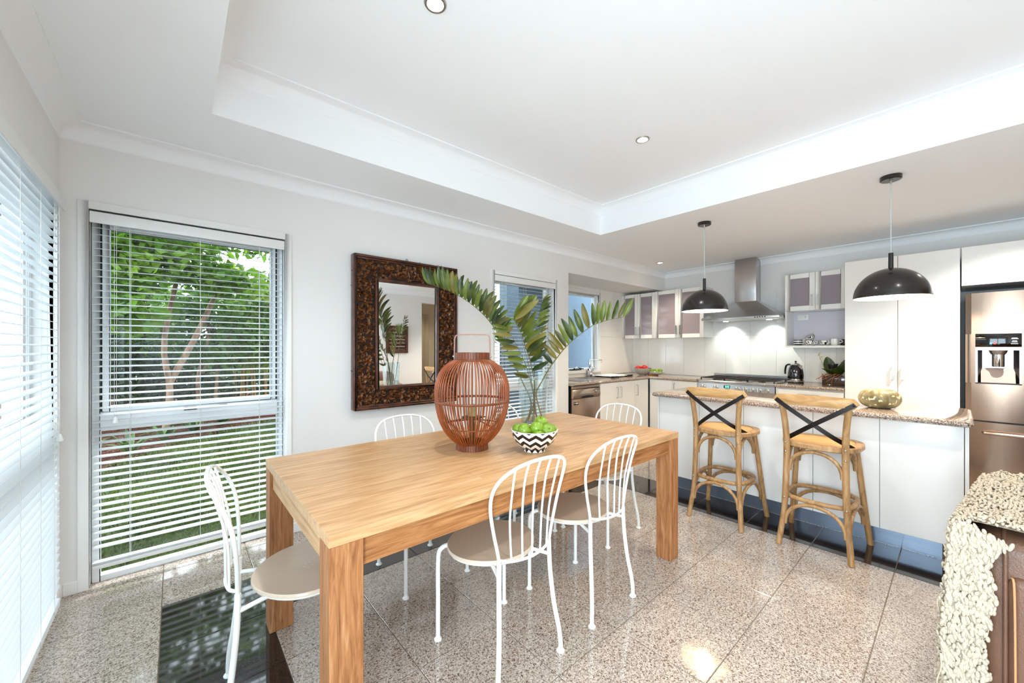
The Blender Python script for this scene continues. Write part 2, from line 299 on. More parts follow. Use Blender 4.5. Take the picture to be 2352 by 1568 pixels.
# ceilings: the low border and the raised tray
R0, R1, RB, RF = 0.136, 3.286, 2.411, -0.85
ceil = B().box(-0.6, R0, -1.6, 3.14, ZC, 2.8).box(R1, 5.9, -3.3, 3.71, ZC, 2.8).box(R0, R1, RB, 3.14, ZC, 2.8).box(R0, R1, -1.6, RF, ZC, 2.8).build('ceiling', M['ceiling'], kind='structure')
B().box(R0, R1, RF, RB, ZR, 2.8).build('ceiling', M['ceiling'], kind='structure')
def cove(name, path, zt, drop, proj, sgn=1):
    """cove cornice swept round a closed rectangle given as x0,x1,y0,y1 (sgn=1: projects inwards)"""
    x0, x1, y0, y1 = path
    prof = [(0, -drop - 0.008), (0.006, -drop)] + [(0.006 + (proj - 0.012) * (1 - cos(t * pi / 2 / 7)), -drop + (drop - 0.008) * sin(t * pi / 2 / 7)) for t in range(1, 8)] + [(proj, -0.008), (proj, 0)]
    b = B(); vs = []
    for d, z in prof: vs += [(x0 + d, y0 + d, zt + z), (x1 - d, y0 + d, zt + z), (x1 - d, y1 - d, zt + z), (x0 + d, y1 - d, zt + z)]
    fs = [(i * 4 + k, i * 4 + (k + 1) % 4, i * 4 + 4 + (k + 1) % 4, i * 4 + 4 + k) for i in range(len(prof) - 1) for k in range(4)]
    b.add(vs, fs); return b.build(name, M['ceiling'], smooth=0.5, kind='structure')
cove('trim_1', (XL, XK, YF, YB), ZC, 0.075, 0.085)
cove('trim_2', (R0, R1, RF, RB), ZR, 0.075, 0.080)
# skirting
sk = [('baseboard_back', (XL + 0.012, W1[0] - 0.038, YB - 0.012, YB)), ('baseboard_back', (W1[1] + 0.038, W2[0] - 0.038, YB - 0.012, YB)), ('baseboard_back', (W2[1] + 0.038, 3.474, YB - 0.012, YB)),
      ('baseboard_left', (XL, XL + 0.012, WL[1] + 0.038, YB)), ('baseboard_left', (XL, XL + 0.012, 0.48, WL[0] - 0.04)), ('baseboard_front', (XL, 3.9, YF, YF + 0.012))]
for nm, (a, b_, c, d) in sk: B().box(a, b_, c, d, 0, 0.066).build(nm, M['trim'], kind='structure', bevel=0.002, seg=1)
# ------------------------------------------------------------------ floor tiles: light granite with a dark border ring
floor = B().box(-0.6, 5.9, -3.3, 3.13, -0.12, -0.003).box(3.33, 5.9, 3.13, 3.71, -0.12, -0.003).build('floor', M['grout'], kind='structure')
GX = [-0.05 + 0.3905 * k for k in range(-2, 16)]; GY = [0.243 + 0.3873 * k for k in range(-9, 10)]
tile_src = {}
for i in range(len(GX) - 1):
    for j in range(len(GY) - 1):
        x0, x1, y0, y1 = GX[i], GX[i + 1], GY[j], GY[j + 1]; x0 = max(x0, XL); x1 = min(x1, XK); y1 = min(y1, 3.062 if x0 < 3.3 else YA)
        if x1 - x0 < 0.03 or y1 - y0 < 0.03 or y0 < YF - 0.5: continue
        if y0 > YB - 0.02 and x1 < 3.5: continue
        if x0 > 3.5 and y0 < -1.2: continue
        cx, cyy = (x0 + x1) / 2, (y0 + y1) / 2
        outer = -0.06 < cx < 3.48 and cyy < 2.57; inner = 0.34 < cx < 3.08 and cyy < 2.18
        dark = outer and not inner
        key = (dark, round(x1 - x0, 3), round(y1 - y0, 3))
        if key not in tile_src:
            g = 0.0016; w, h = (x1 - x0) / 2 - g, (y1 - y0) / 2 - g; c = 0.0014
            b = B().add([(-w, -h, -0.006), (w, -h, -0.006), (w, h, -0.006), (-w, h, -0.006), (-w, -h, -c), (w, -h, -c), (w, h, -c), (-w, h, -c), (-w + c, -h + c, 0), (w - c, -h + c, 0), (w - c, h - c, 0), (-w + c, h - c, 0)],
                [(0, 1, 5, 4), (1, 2, 6, 5), (2, 3, 7, 6), (3, 0, 4, 7), (4, 5, 9, 8), (5, 6, 10, 9), (6, 7, 11, 10), (7, 4, 8, 11), (8, 9, 10, 11)])
            t = b.build('tile', M['dark_granite'] if dark else M['granite'], floor); tile_src[key] = t; t.location = (cx, cyy, 0)
        else: inst(tile_src[key], 'tile', floor, (cx, cyy, 0))
# ------------------------------------------------------------------ windows
def casing(name, boxes):
    b = B()
    for q in boxes: b.box(*q)
    return b.build(name, M['trim'], kind='structure', bevel=0.003, seg=1)
for n, (a, c, zt) in enumerate(((W1[0], W1[1], 1.999), (W2[0], W2[1], 1.993))):
    casing('trim_%d' % (3 + n), [(a - 0.04, a, YB - 0.014, YB + 0.02, 0, zt + 0.04), (c, c + 0.04, YB - 0.014, YB + 0.02, 0, zt + 0.04), (a, c, YB - 0.014, YB + 0.02, zt, zt + 0.04)])
casing('trim_5', [(XL - 0.02, XL + 0.014, WL[1], WL[1] + 0.04, 0, 2.039), (XL - 0.02, XL + 0.014, WL[0] - 0.04, WL[0], 0, 2.039), (XL - 0.02, XL + 0.014, WL[0], WL[1], 1.999, 2.039)])
casing('trim_6', [(W3[0] - 0.04, W3[0], YA - 0.012, YA + 0.02, W3[2] - 0.04, W3[3] + 0.04), (W3[1], W3[1] + 0.04, YA - 0.012, YA + 0.02, W3[2] - 0.04, W3[3] + 0.04), (W3[0], W3[1], YA - 0.012, YA + 0.02, W3[3], W3[3] + 0.04), (W3[0], W3[1], YA - 0.02, YA + 0.02, W3[2] - 0.04, W3[2])])
def window(name, x0, x1, z0, z1, y, transom=None, lower_extra=0.012, rot=None, tr_h=0.05, fd=0.05):
    """aluminium window in the plane y (local x along the wall), optional hopper sash above a fixed pane"""
    w = struct(name); b = B(); f = 0.03
    MX = rot or Matrix.Identity(4)
    def BB(): q = B(); q.M = MX; return q
    b = BB(); b.box(x0, x0 + f, y, y + fd, z0, z1).box(x1 - f, x1, y, y + fd, z0, z1).box(x0 + f, x1 - f, y, y + fd, z1 - f, z1).box(x0 + f, x1 - f, y, y + fd, z0, z0 + f)
    b.build('window_frame', M['white_alu'], w, bevel=0.002, seg=1)
    if transom:
        BB().box(x0 + f, x1 - f, y - 0.004, y + fd, transom - tr_h, transom + tr_h).build('transom', M['white_alu'], w, bevel=0.004, seg=1)
        s0, s1, u0, u1 = x0 + f + 0.008, x1 - f - 0.008, transom + tr_h + 0.004, z1 - f - 0.008; g = 0.028
        b = BB(); b.box(s0, s0 + g, y + 0.012, y + fd + 0.01, u0, u1).box(s1 - g, s1, y + 0.012, y + fd + 0.01, u0, u1).box(s0 + g, s1 - g, y + 0.012, y + fd + 0.01, u1 - g, u1).box(s0 + g, s1 - g, y + 0.012, y + fd + 0.01, u0, u0 + g)
        b.build('sash', M['white_alu'], w, bevel=0.002, seg=1)
        BB().box(x0 + f, s0, y + 0.018, y + fd, u0, z1 - f).box(s1, x1 - f, y + 0.018, y + fd, u0, z1 - f).box(x0 + f, x1 - f, y + 0.018, y + fd, u1, z1 - f).build('seal', M['black'], w)
        BB().box(s0 + g - 0.004, s1 - g + 0.004, y + 0.03, y + 0.035, u0 + g - 0.004, u1 - g + 0.004).build('window_pane', M['glass'], w)
        BB().box(x0 + f - 0.004, x1 - f + 0.004, y + 0.03, y + 0.035, z0 + f - 0.004, transom - tr_h + 0.004).build('window_pane', M['glass'], w)
        xm = (x0 + x1) / 2 - 0.04
        q = BB(); q.tube([(xm, y - 0.006, transom + tr_h * 0.75), (xm + 0.03, y - 0.012, transom + tr_h * 0.75), (xm + 0.18, y - 0.012, transom + tr_h * 0.9)], 0.005, 6); q.box(xm - 0.03, xm + 0.03, y - 0.012, y - 0.004, transom + tr_h * 0.55, transom + tr_h * 0.95)
        q.build('winder', M['plastic_k'], w)
    else:
        BB().box(x0 + f - 0.004, x1 - f + 0.004, y + 0.02, y + 0.025, z0 + f - 0.004, z1 - f + 0.004).build('window_pane', M['glass'], w)
    return w
window('window_1', W1[0] + 0.004, W1[1] - 0.004, 0.0, 1.995, 3.062, 0.865)
window('window_3', W2[0] + 0.004, W2[1] - 0.004, 0.0, 1.989, 3.062, 0.865)
RL = Matrix.Rotation(pi / 2, 4, 'Z')      # local x -> +Y, local y -> -X
window('window_2', WL[0] + 0.004, WL[1] - 0.004, 0.0, 1.995, 0.512, 0.865, rot=RL)
# kitchen window with a frosted-blue outlook, deep reveal
w4 = window('window_4', W3[0] + 0.003, W3[1] - 0.003, W3[2] + 0.003, W3[3] - 0.003, 3.625)
k = B(); k.box(4.2, 4.44, 3.585, 3.612, W3[2] + 0.008, W3[2] + 0.022); k.tube([(4.28, 3.60, W3[2] + 0.024), (4.34, 3.595, W3[2] + 0.04), (4.5, 3.595, W3[2] + 0.018)], 0.008, 6)
k.build('winder', M['plastic_k'], w4)
B().tube([(4.31, 3.597, W3[2] + 0.03), (4.345, 3.593, W3[2] + 0.048), (4.37, 3.593, W3[2] + 0.03)], 0.010, 6).build('winder_handle', M['white_alu'], w4)
# sliding glass door behind the camera
d1 = struct('door_1'); q = B()
for a in (-1.28, -0.435, 0.41): q.box(-0.56, -0.52, a, a + 0.07, 0.0, 2.1)
q.box(-0.56, -0.52, -1.28, 0.48, 2.04, 2.1).box(-0.56, -0.52, -1.28, 0.48, 0.0, 0.05); q.build('door_frame', M['white_alu'], d1)
B().box(-0.545, -0.54, -1.21, -0.435, 0.05, 2.04).build('door_pane', M['glass'], d1); B().box(-0.545, -0.54, -0.365, 0.41, 0.05, 2.04).build('door_pane', M['glass'], d1)
# ------------------------------------------------------------------ venetian blinds
def slat_mesh(L, w=0.036, crown=0.0028, t=0.0007):
    b = B(); n = 4; vs = []
    for s in (1, -1):
        for i in range(n + 1):
            u = i / n * 2 - 1; z = crown * (1 - u * u) + s * t
            vs += [(-L / 2, u * w / 2, z), (L / 2, u * w / 2, z)]
    fs = []
    for i in range(n): a = i * 2; fs.append((a, a + 1, a + 3, a + 2)); c = (n + 1) * 2 + a; fs.append((c, c + 2, c + 3, c + 1))
    m = (n + 1) * 2; fs += [(0, m, m + 1, 1), (2 * n, 2 * n + 1, m + 2 * n + 1, m + 2 * n)]
    return b.add(vs, fs)
def blind(label, a0, a1, yc, ztop, zbot, rot, cords, tilt=11, pitch=0.0372, tassel=0.86):
    """local frame: x along the window, y outwards, room side is -y"""
    t = thing('venetian_blind', label, 'blind', (0, 0, 0)); rz = Matrix.Rotation(rot, 4, 'Z'); L = a1 - a0; xc = (a0 + a1) / 2
    def BB(): q = B(); q.M = rz; return q
    BB().box(a0 - 0.002, a1 + 0.002, yc - 0.036, yc - 0.026, ztop - 0.060, ztop).build('pelmet', M['trim'], t, bevel=0.003)
    BB().box(a0 + 0.004, a1 - 0.004, yc - 0.02, yc + 0.02, ztop - 0.04, ztop - 0.002).build('headrail', M['white_alu'], t)
    src = slat_mesh(L - 0.012).build('slat', M['slat'], t, smooth=0.6); n = int((ztop - 0.075 - zbot - 0.035) / pitch); rnd = random.Random(int(a0 * 100) + 5)
    for i in range(n):
        z = ztop - 0.078 - i * pitch + rnd.uniform(-0.0012, 0.0012); zz = max(z, zbot + 0.022)
        mx = rz @ Matrix.Translation((xc, yc, zz)) @ Matrix.Rotation(radians(tilt + rnd.uniform(-1.6, 1.6)), 4, 'X')
        if i == 0: src.matrix_local = mx
        else: inst(src, 'slat', t, mtx=mx)
    z = zbot + 0.012
    for i in range(3):   # spare slats bunched on the bottom rail
        inst(src, 'slat', t, mtx=rz @ Matrix.Translation((xc, yc, z + 0.004 + i * 0.005)) @ Matrix.Rotation(radians(3), 4, 'X'))
    BB().box(a0 + 0.006, a1 - 0.006, yc - 0.018, yc + 0.018, zbot - 0.010, zbot + 0.012).build('bottom_rail', M['trim'], t, bevel=0.003)
    for x in cords:
        BB().tube([(x, yc - 0.0195, ztop - 0.05), (x, yc - 0.0195, zbot)], 0.0012, 5).build('ladder_cord', M['cord'], t)
        BB().tube([(x + 0.002, yc + 0.0195, ztop - 0.05), (x + 0.002, yc + 0.0195, zbot)], 0.0012, 5).build('ladder_cord', M['cord'], t)
    xt = cords[0] - 0.055 if rot == 0 else cords[-1] + 0.055
    for dx in (-0.004, 0.004):
        BB().tube([(xt + dx, yc - 0.025, ztop - 0.05), (xt + dx, yc - 0.026, tassel + 0.03)], 0.001, 5).build('pull_cord', M['cord'], t)
    BB().lathe([(0.003, 0.034), (0.006, 0.03), (0.012, 0.006), (0.0125, 0.0), (0.006, -0.003)], (xt, yc - 0.026, tassel), 12).build('tassel', M['white_alu'], t, smooth=0.8)
    return t
blind('white venetian blind on the tall window that looks onto the lawn', W1[0] + 0.004, W1[1] - 0.004, 3.032, 1.990, 0.095, 0, [-0.19, 0.115, 0.42])
blind('white venetian blind behind the glass vase, on the window with the blue-grey wall outside', W2[0] + 0.004, W2[1] - 0.004, 3.032, 1.990, 0.035, 0, [2.53, 2.81, 3.09])
blind('almost closed white venetian blind at the left edge, on the wall beside the corner', WL[0] + 0.004, WL[1] - 0.016, 0.437, 1.990, 0.035, pi / 2, [0.95, 1.35, 1.75, 2.2, 2.48, 2.72], tassel=0.83)
# ------------------------------------------------------------------ downlights
M['lens'] = pm('lamp_lens', srgb(255, 240, 215), 0.4, emit=(1, 0.9, 0.72, 1), estr=40)
def downlight(x, y, z, label, power, col, spread=125):
    t = thing('downlight', label, 'downlight', (x, y, z))
    B().lathe([(0.032, -0.0005), (0.034, -0.006), (0.043, -0.006), (0.047, -0.0005)], (x, y, z), 28, cap=False).build('trim_ring', M['nickel'], t, smooth=0.6)
    B().lathe([(0.0, -0.003), (0.033, -0.003)], (x, y, z), 28, cap=False).build('lens', M['lens'], t)
    l = lamp('downlight_lamp', 'SPOT', (0, 0, -0.015), power, col, spot_size=radians(spread), spot_blend=0.9, shadow_soft_size=0.03); l.parent = t
    return t
CW = (1.0, 0.955, 0.90)
downlight(0.812, 1.42, ZR, 'glaring round downlight at the top edge, nearest in the tray ceiling', 55, CW)
downlight(2.411, 1.42, ZR, 'round downlight in the tray ceiling towards the kitchen', 55, CW)
downlight(4.968, 2.666, ZC, 'small warm downlight over the kitchen sink corner', 75, (1.0, 0.83, 0.62), 110)
downlight(0.85, -0.35, ZR, 'round downlight above the camera, outside the picture', 55, CW); downlight(2.42, -0.35, ZR, 'round downlight above the sofa, outside the picture', 55, CW)
downlight(4.6, -0.35, ZC, 'added downlight brightening the kitchen from in front of the fridge, outside the picture', 170, (1.0, 0.95, 0.88))  # added unseen lamp, there to lift the brightness of the kitchen
downlight(4.6, -2.4, ZC, 'round downlight in the hall, outside the picture', 45, (1.0, 0.84, 0.64))
# ------------------------------------------------------------------ pieces on the far side of the room (seen in the mirror)
t = thing('louvred_panel', 'brown louvred timber panel seen reflected in the carved mirror', 'shutter', (3.35, YF, 1.44))
b = B(); x0, x1, z0, z1, y = 3.12, 3.58, 1.16, 1.70, YF
b.box(x0, x0 + 0.06, y, y + 0.03, z0, z1).box(x1 - 0.06, x1, y, y + 0.03, z0, z1).box(x0 + 0.06, x1 - 0.06, y, y + 0.03, z0, z0 + 0.06).box(x0 + 0.06, x1 - 0.06, y, y + 0.03, z1 - 0.06, z1); b.build('frame', M['carve_d'], t, bevel=0.003)
for i in range(6):
    q = B(); q.M = Matrix.Translation((3.35, y + 0.018, z0 + 0.095 + i * 0.07)) @ Matrix.Rotation(radians(35), 4, 'X'); q.box(-0.165, 0.165, -0.004, 0.004, -0.032, 0.032); q.build('slat', M['carve_d'], t)
B().box(x0 + 0.06, x1 - 0.06, y, y + 0.004, z0 + 0.06, z1 - 0.06).build('back_panel', M['ceramic'], t)
t = thing('curtain', 'pale full-length curtain hanging in the hall opening, seen in the mirror', 'curtain', (4.5, -3.1, 0))
b = B().sheet(lambda u, v: (4.05 + u * 0.9, -3.1 + 0.03 * sin(u * 40), 0.02 + v * 2.1), 70, 4); b.build('drape', M['wool'], t, smooth=True)
# ================================================================== KITCHEN
ZT, ZU = 0.855, 0.821
def bullnose(x0, x1, y0, y1, r=0.05):
    """slab with a rounded edge and rounded corners"""
    b = B(); th = ZT - ZU; h = th / 2; lv = [(h, ZU), (h * 0.35, ZU + h * 0.25), (0, ZU + h), (h * 0.35, ZT - h * 0.25), (h, ZT)]; loops = []; m = None
    vs = []
    for d, z in lv:
        P = rrect(x0 + d, x1 - d, y0 + d, y1 - d, max(r - d, 0.004), 5); m = len(P); vs += [(p[0], p[1], z) for p in P]
    fs = [tuple(range(m - 1, -1, -1)), tuple(range(4 * m, 5 * m))] + [(i * m + k, i * m + (k + 1) % m, (i + 1) * m + (k + 1) % m, (i + 1) * m + k) for i in range(4) for k in range(m)]
    return b.add(vs, fs)
def bar_handle(b, p0, p1, out, r=0.005, off=0.028):
    p0, p1, o = Vector(p0), Vector(p1), Vector(out)
    return b.tube([p0, p0 + o * off, p1 + o * off, p1], r, 6)
# ------------------------------------------------------------------ splashback tiles
yj = [0.777, 0.934, 1.227, 1.523, 1.814, 2.12, 2.406, 2.706, 2.99, 3.29, 3.57]
for i in range(len(yj) - 1):
    for z0, z1 in ((0.86, 1.435), (1.4365, 2.02)):
        if z0 > 1.4 and not (1.2 < yj[i] < 2.3): continue
        B().box(XK - 0.006, XK, yj[i] + 0.001, yj[i + 1] - 0.001, z0, z1 - 0.001).build('tile', M['wtile'], wall_right, bevel=0.0012, seg=1)
xj = [4.868, 5.17, 5.47, 5.744]
for i in range(3):
    for z0, z1 in ((0.86, 1.435), (1.4365, 2.14)): B().box(xj[i] + 0.001, xj[i + 1] - 0.001, YA - 0.006, YA, z0, z1 - 0.001).build('tile', M['wtile'], wall_alc, bevel=0.0012, seg=1)
# ------------------------------------------------------------------ island bench
t = thing('kitchen_island', 'long white kitchen island with flat gloss panels and a blue-grey kickboard', 'island bench', (3.75, 0.91, 0))
B().box(3.432, 4.03, -0.016, 1.835, 0.115, ZU).build('carcass', M['carcass'], t)
B().box(3.478, 4.0, 0.07, 1.76, 0, 0.115).build('kickboard', M['kick'], t)
pj = [-0.016, 0.338, 0.683, 1.127, 1.472, 1.835]
for i in range(5): B().box(3.41, 3.43, pj[i] + 0.0015, pj[i + 1] - 0.0015, 0.115, ZU - 0.002).build('panel', M['gloss'], t, bevel=0.001, seg=1)
B().box(3.41, 4.03, -0.034, -0.018, 0.115, ZU).build('end_panel', M['gloss'], t, bevel=0.001, seg=1); B().box(3.41, 4.03, 1.837, 1.853, 0.0, ZU).build('end_panel', M['gloss'], t, bevel=0.001, seg=1)
tag(bullnose(3.325, 4.085, -0.052, 1.885).build('island_worktop', M['counter'], smooth=0.5), 'speckled brown granite slab with a rounded edge lying on the island', 'worktop')
# ------------------------------------------------------------------ perimeter worktops
b = bullnose(3.478, XK, 2.925, YA - 0.001, 0.008)
ob = B(); th = ZT - ZU; h = th / 2; vs = []; lv = [(h, ZU), (h * 0.35, ZU + h * 0.25), (0, ZU + h), (h * 0.35, ZT - h * 0.25), (h, ZT)]
for d, z in lv: vs += [(p[0], p[1], z) for p in [(3.476, 2.925 + d), (5.15 + d, 2.925 + d), (5.15 + d, 2.262), (XK - 0.0065, 2.262), (XK - 0.0065, YA - 0.0065), (3.476, YA - 0.0065)]]
m = 6; ob.add(vs, [tuple(range(m - 1, -1, -1)), tuple(range(4 * m, 5 * m))] + [(i * m + k, i * m + (k + 1) % m, (i + 1) * m + (k + 1) % m, (i + 1) * m + k) for i in range(4) for k in range(m)])
tag(ob.build('corner_worktop', M['counter']), 'L-shaped brown granite worktop holding the sink, turning the corner to the cooker', 'worktop')
ob = B(); vs = []
for d, z in lv: vs += [(p[0], p[1], z) for p in [(5.15 + d, 0.776), (XK - 0.0065, 0.776), (XK - 0.0065, 1.385), (5.15 + d, 1.385)]]
m = 4; ob.add(vs, [tuple(range(m - 1, -1, -1)), tuple(range(4 * m, 5 * m))] + [(i * m + k, i * m + (k + 1) % m, (i + 1) * m + (k + 1) % m, (i + 1) * m + k) for i in range(4) for k in range(m)])
tag(ob.build('short_worktop', M['counter']), 'short brown granite worktop carrying the kettle, between cooker and tall pantry', 'worktop')
# ------------------------------------------------------------------ sink run: dishwasher and base cupboards
t = thing('dishwasher', 'stainless dishwasher with a round dial and black label under the sink worktop', 'dishwasher', (3.75, 2.97, 0))
B().box(3.494, 4.012, 2.972, 3.5, 0.10, ZU - 0.004).build('body', M['plastic_k'], t)
B().box(3.494, 4.012, 2.948, 2.971, 0.12, 0.664).build('door', M['steel'], t, bevel=0.004)
pn = B().prism([(2.971, 0.668), (2.946, 0.668), (2.940, 0.70), (2.948, 0.775), (2.971, 0.782)], 3.494, 4.012, 'x'); pn.build('control_panel', M['steel_h'], t, bevel=0.002, seg=1)
B().box(3.494, 4.012, 2.950, 2.972, 0.784, 0.812).build('top_trim', M['steel_h'], t)
q = B(); q.M = Matrix.Translation((3.93, 2.944, 0.735)) @ Matrix.Rotation(pi / 2, 4, 'X'); q.lathe([(0.021, -0.004), (0.021, 0.010), (0.017, 0.013), (0.0, 0.013)], n=20); q.build('dial', M['nickel'], t, smooth=0.5)
for x in (3.965, 3.975, 3.985): B().box(x, x + 0.005, 2.938, 2.945, 0.748, 0.752).build('button', M['plastic_k'], t)
B().prism([(3.64, 0.672), (3.88, 0.672), (3.86, 0.690), (3.76, 0.696), (3.66, 0.690)], 2.936, 2.95, 'y').build('grip', M['plastic_k'], t)
lb = B().box(3.51, 3.595, 2.9465, 2.948, 0.595, 0.63).build('label_sticker', M['plastic_k'], t)
for (u0, u1, v) in ((0.006, 0.03, 0.614), (0.034, 0.078, 0.608), (0.04, 0.074, 0.618)): B().box(3.51 + u0, 3.51 + u1, 2.9462, 2.9466, v, v + 0.006).build('label_print', M['ceramic'], lb)
def base_cupboard(label, x0, x1, handle_x):
    t = thing('base_cupboard', label, 'cupboard', ((x0 + x1) / 2, 2.97, 0), 'white base cupboards under the sink worktop')
    B().box(x0 + 0.001, x1 - 0.001, 2.972, 3.55, 0.10, ZU - 0.16).build('carcass', M['carcass'], t); B().box(x0 + 0.001, x1 - 0.001, 3.0, 3.4, 0, 0.10).build('kickboard', M['kick'], t)
    d = B().box(x0 + 0.0015, x1 - 0.0015, 2.95, 2.971, 0.105, ZU - 0.006).build('door', M['gloss'], t, bevel=0.001, seg=1)
    bar_handle(B(), (handle_x, 2.95, 0.61), (handle_x, 2.95, 0.75), (0, -1, 0)).build('handle', M['nickel'], d)
base_cupboard('white base cupboard right beside the dishwasher', 4.02, 4.412, 4.372)
base_cupboard('white base cupboard with its handle on the left, second from the dishwasher', 4.412, 4.80, 4.452)
base_cupboard('narrow white base cupboard in the corner, third from the dishwasher', 4.80, 5.16, 4.85)
t = thing('base_cupboard', 'white base cupboard between the kitchen corner and the cooker', 'cupboard', (5.3, 2.6, 0))
B().box(5.202, 5.73, 2.262, 2.94, 0.10, ZU - 0.003).build('carcass', M['carcass'], t); B().box(5.24, 5.7, 2.262, 2.94, 0, 0.10).build('kickboard', M['kick'], t)
d = B().box(5.18, 5.201, 2.264, 2.60, 0.105, ZU - 0.006).build('door', M['gloss'], t, bevel=0.001, seg=1); bar_handle(B(), (5.18, 2.565, 0.66), (5.18, 2.565, 0.78), (-1, 0, 0)).build('handle', M['nickel'], d)
B().box(5.18, 5.201, 2.603, 2.935, 0.105, ZU - 0.006).build('filler_panel', M['gloss'], t, bevel=0.001, seg=1)
t = thing('drawer_unit', 'white drawer unit with a satin bar handle right of the cooker', 'drawers', (5.4, 1.08, 0))
B().box(5.202, 5.73, 0.78, 1.383, 0.10, ZU - 0.003).build('carcass', M['carcass'], t); B().box(5.24, 5.7, 0.78, 1.383, 0, 0.10).build('kickboard', M['kick'], t)
for z0, z1 in ((0.645, ZU - 0.02), (0.375, 0.641), (0.105, 0.371)):
    d = B().box(5.18, 5.201, 0.782, 1.355, z0, z1).build('drawer', M['gloss'], t, bevel=0.001, seg=1); zz = (z0 + z1) / 2 + 0.03
    B().box(5.150, 5.156, 0.98, 1.17, zz - 0.009, zz + 0.009).box(5.156, 5.18, 0.98, 0.988, zz - 0.005, zz + 0.005).box(5.156, 5.18, 1.162, 1.17, zz - 0.005, zz + 0.005).build('handle', M['nickel'], d)
# ------------------------------------------------------------------ sink, tap, tray
t = thing('sink', 'stainless sink with a sunken bowl set in the worktop under the kitchen window', 'sink', (4.3, 3.25, ZT))
q = B(); X0, X1, Y0, Y1 = 3.70, 4.98, 3.02, 3.46; z = ZT + 0.003
q.box(X0, 4.06, Y0, Y1, ZT, z).box(4.44, X1, Y0, Y1, ZT, z).box(4.06, 4.44, Y0, 3.07, ZT, z).box(4.06, 4.44, 3.42, Y1, ZT, z); q.build('rim', M['steel_h'], t)
q = B(); q.add([(4.06, 3.07, ZT + .002), (4.44, 3.07, ZT + .002), (4.44, 3.42, ZT + .002), (4.06, 3.42, ZT + .002), (4.08, 3.09, ZT + 0.0006), (4.42, 3.09, ZT + .0006), (4.42, 3.40, ZT + .0006), (4.08, 3.40, ZT + .0006)], [(0, 1, 5, 4), (1, 2, 6, 5), (2, 3, 7, 6), (3, 0, 4, 7), (4, 5, 6, 7)]); q.build('bowl', pm('sink_bowl', srgb(120, 96, 76), 0.35, metal=0.9), t)
t = thing('draining_tray', 'white draining tray with dark ends lying across the sink', 'tray', (4.75, 3.25, ZT))
q = B().box(4.50, 4.97, 3.10, 3.46, ZT + 0.016, ZT + 0.022); q.build('tray', M['white_alu'], t, bevel=0.002)
for p in ((4.46, 4.60, 3.06, 3.10), (4.86, 5.0, 3.10, 3.15), (4.62, 4.76, 3.46, 3.50)): B().box(p[0], p[1], p[2], p[3], ZT + 0.003, ZT + 0.024).build('end_grip', M['plastic_k'], t, bevel=0.003)
t = thing('tap', 'square chrome mixer tap with a long flat spout at the window', 'tap', (4.53, 3.505, ZT))
B().box(4.505, 4.555, 3.48, 3.53, ZT, ZT + 0.11).build('body', M['chrome'], t, bevel=0.003); B().box(4.519, 4.541, 3.494, 3.516, ZT + 0.11, ZT + 0.245).build('riser', M['chrome'], t, bevel=0.002)
q = B(); q.M = Matrix.Translation((4.53, 3.505, ZT + 0.235)) @ Matrix.Rotation(radians(-40), 4, 'Z'); q.box(-0.011, 0.175, -0.012, 0.012, -0.008, 0.008).box(0.16, 0.175, -0.008, 0.008, -0.032, -0.008); q.build('spout', M['chrome'], t, bevel=0.002)
B().box(4.556, 4.60, 3.49, 3.52, ZT + 0.06, ZT + 0.085).box(4.59, 4.605, 3.495, 3.515, ZT + 0.06, ZT + 0.14).build('lever', M['chrome'], t, bevel=0.002)
# ------------------------------------------------------------------ cooker
t = thing('cooker', 'wide stainless gas cooker with seven round knobs and a green clock', 'cooker', (5.4, 1.825, 0))
B().box(5.205, XK - 0.03, 1.392, 2.258, 0.06, 0.835).build('body', M['steel_n'], t); B().box(5.24, 5.7, 1.40, 2.25, 0, 0.06).build('plinth', M['iron'], t)
B().box(5.19, 5.205, 1.396, 2.254, 0.14, 0.675).build('oven_door', M['steel_c'], t, bevel=0.003); bar_handle(B(), (5.19, 1.46, 0.63), (5.19, 2.19, 0.63), (-1, 0, 0), 0.010, 0.05).build('oven_handle', M['chrome'], t)
B().prism([(5.205, 0.69), (5.19, 0.69), (5.198, 0.812), (5.205, 0.815)], 1.392, 2.258, 'y').build('control_panel', M['steel_c'], t)
B().prism([(XK - 0.03, 0.835), (5.2, 0.835), (5.186, 0.826), (5.184, 0.842), (5.196, 0.853), (XK - 0.03, 0.853)], 1.388, 2.262, 'y').build('hob_top', M['steel_c'], t, bevel=0.002)
B().box(XK - 0.045, XK - 0.03, 1.392, 2.258, 0.85, 0.915).build('upstand', M['steel_c'], t)
for y in (2.19, 2.036, 1.783, 1.706, 1.631, 1.555, 1.477):
    q = B(); q.M = Matrix.Translation((5.193, y, 0.762)) @ Matrix.Rotation(-pi / 2, 4, 'Y'); q.lathe([(0.031, 0), (0.031, 0.004), (0.027, 0.006), (0.025, 0.024), (0.022, 0.027), (0, 0.027)], n=24); kn = q.build('knob', M['nickel'], t, smooth=0.5)
    q = B(); q.M = Matrix.Translation((5.166, y, 0.762)) @ Matrix.Rotation(random.uniform(-0.15, 0.15) + (0.8 if y > 2.1 else 0), 4, 'X'); q.box(-0.006, 0.001, -0.005, 0.005, -0.022, 0.022); q.build('knob_grip', M['chrome'], kn)
dsp = B().box(5.191, 5.196, 1.868, 1.94, 0.763, 0.797).build('clock_display', M['plastic_k'], t)
M['led'] = pm('green_led', srgb(70, 220, 150), 0.5, emit=(0.1, 0.9, 0.45, 1), estr=2.2); M['led_b'] = pm('blue_led', srgb(60, 120, 255), 0.5, emit=(0.05, 0.25, 1, 1), estr=3); M['led_r'] = pm('red_led', srgb(255, 40, 40), 0.5, emit=(1, 0.05, 0.05, 1), estr=3)
